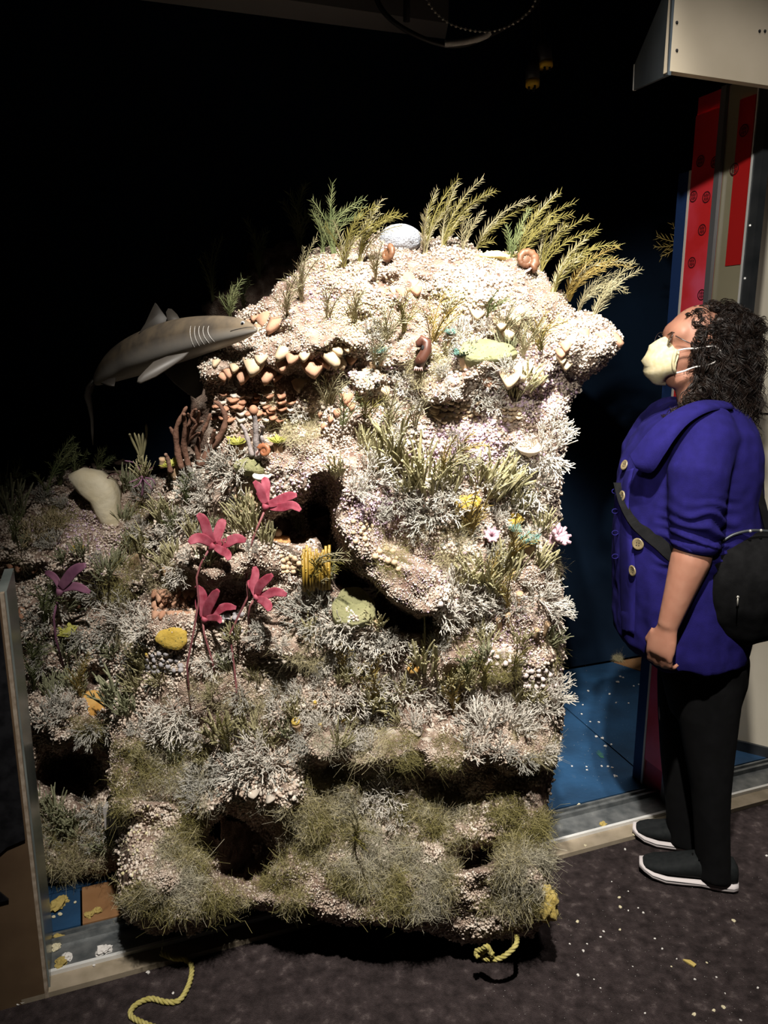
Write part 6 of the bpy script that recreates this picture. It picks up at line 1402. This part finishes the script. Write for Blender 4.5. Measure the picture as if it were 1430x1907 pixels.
# --- hair: a cap and many curls
capm = MB()
capm.ell(at(1334, 630, YP), (52 * S, 0.080, 56 * S), None, 24, 14); capm.ell(at(1350, 672, YP), (42 * S, 0.082, 58 * S), None, 20, 12); capm.ell(at(1345, 722, YP), (42 * S, 0.076, 36 * S), None, 20, 12)
capm.ell(at(1312, 602, YP), (24 * S, 0.052, 20 * S), None, 20, 12)
for sgn in (-1, 1): capm.ell(at(1322, 668, YP) + Vector((0, sgn * 0.064, 0)), (22 * S, 0.016, 50 * S), None, 16, 10)
hr = remesh('hair', capm, 0.006, m_hair, pr, 3, lambda co, no: 0.008 * vnoise(co, 30, 21) + 0.004 * vnoise(co, 70, 22))
rh = random.Random(77)
def lock(u, v, y, d, L, R=None, turns=None, n_=None):
    # a lock: a handful of strands winding together
    p = at(u, v, YP) + Vector((0, y, 0)); d = (Vector(d) + Vector((rh.uniform(-.15, .15), rh.uniform(-.15, .15), rh.uniform(-.15, .15)))).normalized()
    e = d.orthogonal().normalized(); g = d.cross(e); R = R or rh.uniform(.008, .017); turns = turns or rh.uniform(.8, 1.7); ph = rh.uniform(0, 6.28); hand = rh.choice((-1, 1)); mbq = MB(); K = int(turns * 9) + 4
    for q in range((n_ or 5) * 2):
        ox = Vector((rh.uniform(-1, 1), rh.uniform(-1, 1), rh.uniform(-1, 1))) * 0.0042; Lq = L * rh.uniform(.85, 1.1); dp = rh.uniform(-.35, .35); Rq = R * rh.uniform(.75, 1.15); pts = []
        for k in range(K):
            t = k / (K - 1); a = ph + dp + hand * turns * 2 * math.pi * t
            pts.append(p + ox * (1 + t) + d * Lq * t + Vector((0, 0, -0.30 * Lq)) * t * t + (e * math.cos(a) + g * math.sin(a)) * Rq * min(1, 0.35 + 1.3 * t))
        r0 = rh.uniform(.0006, .0014); mbq.tube(pts, [r0 * (1 - 0.5 * k / (K - 1)) for k in range(K)], 3, cap=False)
    mbq.build('curl', m_hair, hr, True)
def cap_y(u, v):
    q = max(0, 1 - ((u - 1340) / 66) ** 2 - ((v - 660) / 102) ** 2); return 0.088 * math.sqrt(q)
for k in range(235):
    u = 1276 + 118 * rh.random(); v = 585 + 155 * rh.random()
    lim = np.interp(v, [580, 600, 625, 650, 680, 710, 745], [1272, 1276, 1282, 1274, 1274, 1272, 1268])
    if u < lim: continue
    y = cap_y(u, v) + 0.004
    lock(u, v, -max(y, .055) if rh.random() < 0.85 else y, (rh.uniform(-.2, .45), rh.uniform(-.35, .05), -1), rh.uniform(.04, .085))
for k in range(34):      # crown and forelock, swept back
    t = k / 33; u = 1266 + 118 * t; v = 600 - 34 * math.sin(math.pi * (0.10 + t * .86)) + 8 * t; lock(u, v, rh.uniform(-.06, .02), (rh.uniform(.5, 1), rh.uniform(-.5, .1), rh.uniform(-.35, .2)), rh.uniform(.035, .065), rh.uniform(.006, .012))
for k in range(75):      # top of the head
    u = 1276 + 104 * rh.random(); v = 574 + 46 * rh.random(); q = max(0.0, 1 - ((u - 1334) / 62) ** 2 - ((v - 634) / 66) ** 2); lock(u, v, -0.088 * math.sqrt(q) - .002, (rh.uniform(.2, 1), rh.uniform(-.5, -.1), rh.uniform(-.7, 0)), rh.uniform(.035, .06), rh.uniform(.006, .013))
for k in range(16):      # temple hairline
    t = k / 15; lock(1275 + 6 * math.sin(t * 9), 596 + 88 * t, -.060 - .016 * math.sin(math.pi * t), (.55, -.25, -.75), rh.uniform(.035, .06), rh.uniform(.007, .012))
lock(1350, 578, -.02, (.1, -.2, 1), .028, .014, 1.2, 4); lock(1356, 574, -.02, (-.3, -.2, .8), .022, .014, 1.2, 4)
for k in range(30):      # back edge and tips
    v = 625 + 155 * k / 29; lock(1384 + rh.uniform(-8, 8), v, rh.uniform(-.06, .03), (rh.uniform(0, .5), rh.uniform(-.2, .1), -1), rh.uniform(.04, .075), rh.uniform(.010, .019), None, 3)
for k in range(26):      # locks falling forward over the collar
    t = k / 25; lock(1284 - 45 * t + rh.uniform(-8, 8), 708 + 52 * t + rh.uniform(-6, 6), -.075 - .06 * rh.random(), (-.45, -.25, -.75), rh.uniform(.035, .06))
for (u, v) in ((1264, 712), (1258, 735), (1272, 698), (1262, 752), (1246, 770)): lock(u, v, -.088, (-.5, -.2, -.8), .08, .009, 1.2, 3)
# --- bag and straps
bg = empty('shoulder_bag', at(1390, 1090, YP - .12)); tag(bg, 'slouchy black shoulder bag with zip hanging at the hip of the person', 'bag')
mb = MB(); Yb = YP - 0.16
rings = []
for f, hd in ((0.0, .004), (0.08, .045), (0.25, .070), (0.5, .080), (0.75, .070), (0.92, .045), (1.0, .004)):
    uL = 1306 + (1490 - 1306) * f
    vt = 1058 - 74 * math.sin(math.pi * (0.06 + f * .80)) ** .6; vb = 1100 + 104 * math.sin(math.pi * (0.10 + .80 * f)) ** .7
    c = at(uL, (vt + vb) / 2, Yb); a_ = at(uL, vt, Yb); h_ = (a_ - c).length
    rings.append([c + Vector((0, math.sin(2 * math.pi * k / 20) * hd, math.cos(2 * math.pi * k / 20) * h_)) for k in range(20)])
mb.loft(rings)
bagm = remesh('bag_body', mb, 0.008, m_bagm, bg, 4, lambda co, no: 0.010 * vnoise(co * np.array([0.6, 1, 1.6]), 11, 31) + 0.004 * vnoise(co, 26, 32))
zp = cat_rom([at(u, v, Yb - .035) for u, v in ((1340, 1012), (1365, 996), (1400, 988), (1440, 990))], 6); MB().tube(zp, 0.004, 6).build('zip', m_post, bg, True)
for u, v in ((1397, 989), (1417, 988)): MB().ell(at(u, v, Yb - .042), (.0042,) * 3, nu=8, nv=6).build('stud', m_chn, bg, True)
c = at(1374, 1112, Yb - .088); zp_ = MB().ell(c, (.004, .003, .004), nu=8, nv=6).build('zip_pull', m_chn, bg, True); MB().tube([c, c + Vector((0, -.002, -.022))], .002, 5).build('pull_tab', m_chn, zp_, True)
def strap(P_, hw, name):
    path = cat_rom(P_, 8); rings = []
    for i, p in enumerate(path):
        t = (path[min(i + 1, len(path) - 1)] - path[max(i - 1, 0)]).normalized(); nrm = Vector((0, -1, 0)); sd = t.cross(nrm).normalized(); rings.append([p + sd * hw + nrm * .002, p - sd * hw + nrm * .002, p - sd * hw - nrm * .0015, p + sd * hw - nrm * .0015])
    MB().loft(rings).build(name, m_bagm, bg)
strap([at(1330, 742, YP - .02), at(1368, 770, YP - .10), at(1386, 810, YP - .13), at(1404, 880, YP - .15), at(1422, 950, YP - .16), at(1432, 992, Yb)], 0.009, 'strap')
strap([on_coat(u, v, 0.005)[0] for u, v in ((1156, 900), (1166, 935), (1184, 968), (1206, 992), (1230, 1014))] + [at(1262, 1042, YP - .185), at(1312, 1070, Yb)], 0.016, 'front_strap')
# ------------------------------------------------------------------ debris
m_cr = mat('crumb_cream', (0.46, 0.41, 0.26), 0.9, (0.55, 0.50, 0.36), 60); m_crw = mat('crumb_white', (0.5, 0.48, 0.46), 0.9, (0.6, 0.58, 0.55), 60)
CR = []
for i in range(6):
    bm = bmesh.new(); bmesh.ops.create_icosphere(bm, subdivisions=3, radius=1.0); r = random.Random(i + 40)
    cq = np.array([v_.co[:] for v_ in bm.verts]); kq = 1 + 0.45 * vnoise(cq, 1.6, i) + 0.30 * vnoise(cq, 3.7, i + 7) + 0.14 * vnoise(cq, 8, i + 9)
    for v_, f in zip(bm.verts, kq): v_.co = Vector((v_.co.x * f, v_.co.y * f * 0.8, v_.co.z * f * 0.5))
    me = bpy.data.meshes.new('crumb'); bm.to_mesh(me); bm.free(); CR.append(me)
CRC = {}
def crumb(u, v, r, z0, m, label, name='plaster_crumb', group='plaster crumbs on the floor'):
    p = ground(u, v, z0); i = random.randrange(6)
    if (i, m.name) not in CRC: me = CR[i].copy(); me.materials.append(m); CRC[(i, m.name)] = me
    s = r * px(p.length) * (0.72 if r < 8 else 0.9); o = bpy.data.objects.new(name, CRC[(i, m.name)]); C.objects.link(o); o.matrix_world = Matrix.Translation(p + Vector((0, 0, s * .3))) @ Matrix.Rotation(u, 4, 'Z') @ Matrix.Scale(s, 4); tag(o, label, 'crumb', group); return o
FLM = [(1276, 1640, "the nearer shoe's heel"), (1200, 1600, "the nearer shoe's toe"), (1080, 1700, "the reef's lower right corner"), (1290, 1795, 'the long yellow chip'), (920, 1790, 'the knotted rope loop'), (1400, 1900, "the photo's lower right corner"), (1100, 1890, 'the middle of the front carpet'), (1370, 1715, 'the lone crumb behind the heel'), (1150, 1690, 'the carpet gap before the nearer shoe'), (1350, 1840, 'the dusty patch')]
def floor_label(base, u, v):
    global LM
    keep = LM; LM = FLM
    l = where_label(base, u, v); LM = keep; return l
for u, v, r, c in [(1075,1717,5,0),(1153,1672,4,0),(1155,1690,4.5,0),(1164,1582,3.5,1),(1170,1696,2.5,1),(1198,1700,3.5,1),(1188,1691,2.5,1),(1124,1735,3.5,1),(1118,1745,3,1),(1154,1732,3.5,0),(1086,1771,4,1),(1061,1758,2.5,1),(1093,1758,2.5,1),(1219,1748,3,1),(1076,1816,4,1),(1233,1767,3,1),(1106,1824,2,1),(1178,1800,2,1),(1366,1715,5,0),(1316,1793,3,0),(1294,1824,3,1),(1334,1820,2.5,1),(1411,1840,3,1),(1329,1882,4.5,0),(1347,1876,5.5,0),(1292,1890,5.5,0),(1379,1900,3.5,1),(1201,1887,3,1),(1118,1840,2.5,1),(1260,1786,2,1),(968,1786,2.5,1),(1427,1594,3.5,1),(1170,1660,2,1),(1139,1642,2,1),(1350,1850,2,1),(1250,1800,2.5,0),(1198,1565,3.5,1),(1090,1575,4,0),(1180,1555,4.5,0)]:
    crumb(u, v, r, -0.012 if not (v < 1580) else 0.002, m_crw if c else m_cr, floor_label(('white' if c else 'cream') + ' plaster crumb on the carpet', u, v))
p = ground(1284, 1794, -0.010); o = MB().poly([p + Vector((-.014, .010, .002)), p + Vector((-.009, .002, .002)), p + Vector((.006, -.014, .002)), p + Vector((.014, -.008, .003)), p + Vector((.004, .006, .003))], (0, 0, 1), .004).build('foam_chip', m_foam); tag(o, 'long pointed yellow foam chip lying on the front carpet', 'chip')
# crumbs on the sill and blue floor
SLM = [(1060, 1380, 'the black seam in the blue floor'), (1120, 1425, 'the green paint spot'), (1130, 1530, 'the dusty sill'), (1150, 1210, 'the straw tuft at the back wall'), (1080, 1310, 'the far blue board'), (1190, 1420, "the far leg's shadow")]
rq = random.Random(12)
spots = [(1110,1372,4),(1122,1375,4.5),(1127,1390,4),(1138,1387,3.5),(1115,1345,3),(1099,1344,2.5),(1146,1446,5.5),(1212,1405,5),(1217,1412,4.5),(1205,1415,4),(1120,1427,3),(1132,1428,3.5),(1140,1430,3.5),(1093,1434,2.5),(1150,1271,4.5),(1155,1260,3.5),(1190,1275,3),(1210,1282,3.5),(1180,1278,2.5),(1160,1262,3),(1095,1287,3),(1135,1293,3),(1147,1309,2.5),(1085,1313,2.5),(1083,1330,2.5),(1170,1310,2.5),(1198,1260,3),(1222,1263,3),(1092,1428,2.5),(1065,1427,2.5)]
for u, v, r in spots:
    keep = LM; LM = SLM; l = where_label('pale flake on the blue floor', u, v); LM = keep
    crumb(u, v, r, 0.001, m_crw, l, 'paint_flake', 'flakes on the blue display floor')
for u, v, r, m, lab in ((1080, 1501, 7, m_cr, 'cream plaster crumb on the sill right of the reef'), (1122, 1538, 9, m_foam, 'yellow ring of foam on the sill near the far shoe'), (125, 1785, 13, m_crw, 'white plaster crumb on the left sill'), (195, 1772, 16, m_crw, 'broad white plaster smear lump on the left sill'), (112, 1798, 17, m_foam, 'yellow foam lump on the left sill beside the partition'), (105, 1765, 12, m_cr, 'cream foam lump at the back of the left sill'), (130, 1835, 13, m_crw, 'white plaster lump on the pale trim at lower left'), (60, 1852, 14, m_crw, 'flat plaster chip at the foot of the brown partition'), (38, 1865, 13, m_crw, 'second plaster chip at the foot of the brown partition'), (276, 1811, 6, m_crw, 'small white crumb on the carpet left of the snaking rope'), (322, 1850, 4, m_crw, 'tiny white crumb inside the bend of the snaking rope'), (175, 1798, 4, m_crw, 'tiny white crumb on the left sill'), (105, 1690, 18, m_foam, 'yellow foam scrap on the blue board at lower left'), (118, 1678, 14, m_foam, 'upper yellow foam scrap on the blue board at lower left'), (112, 1703, 6, m_cr, 'pale crumb on the blue board at lower left'), (167, 1705, 11, m_foam, 'yellow foam strip on the orange board, left end'), (182, 1697, 10, m_foam, 'yellow foam strip on the orange board, right end'), (100, 1708, 5, m_cr, 'second pale crumb on the blue board at lower left'), (140, 1681, 4, m_cr, 'tiny pale crumb on the blue board near the orange board'), (110, 1748, 12, m_foam, 'yellow foam crumb on the back lip of the left sill')):
    crumb(u, v, r, 0.004 if v < 1820 and v > 1740 and u < 250 else (0.001 if v < 1740 else -0.012), m, lab, 'plaster_crumb', 'plaster crumbs on the sill')
# straw tuft by the back wall
p = ground(1150, 1232, 0.0); put(moss_mesh(1, 0), 'straw_tuft', m_moss[0], p + Vector((0, 0, .02)), frame((0, -.3, 1)) @ Matrix.Diagonal((.55, .55, 1.3, 1)), 0.05, 'pale straw tuft standing on the blue floor by the back wall', 'tuft', None)
# green paint spot and seam are paint on the board: a thin disc of paint
p = ground(1118, 1405, 0.0012); o = MB().poly([p + Vector((math.cos(a) * .012 * (1 + .3 * math.sin(3 * a)), math.sin(a) * .028 * (1 + .25 * math.sin(5 * a)), 0)) for a in [2 * math.pi * k / 14 for k in range(14)]], (0, 0, 1), .0008).build('paint_spot', mat('green_paint', (0.03, 0.10, 0.05), 0.6, (0.01, 0.04, 0.08), 60)); tag(o, 'green paint spot on the blue display floor', 'paint')
# dust specks no one could count
rg = np.random.default_rng(9); Vv = []; Ff = []
def specks(n, u0, u1, v0, v1, z, name, m, label, rmin, rmax):
    vv = []; ff = []
    for k in range(n):
        p = ground(rg.uniform(u0, u1), rg.uniform(v0, v1), z); r = rg.uniform(rmin, rmax); q = OCT * r * np.array([1, 1, .5]) + np.array(p); ff.append(OCTF + 6 * len(vv)); vv.append(q)
    o = np_mesh(name, np.concatenate(vv), np.concatenate(ff), m); tag(o, label, 'dust', kind='stuff')
specks(360, 900, 1430, 1600, 1905, -0.0115, 'dust_specks', m_crw, 'fine pale dust specks scattered over the front carpet', .0003, .0010)
specks(200, 1060, 1230, 1225, 1475, 0.0012, 'dust_specks', m_crw, 'fine pale paint dust on the blue display floor', .0004, .0013)
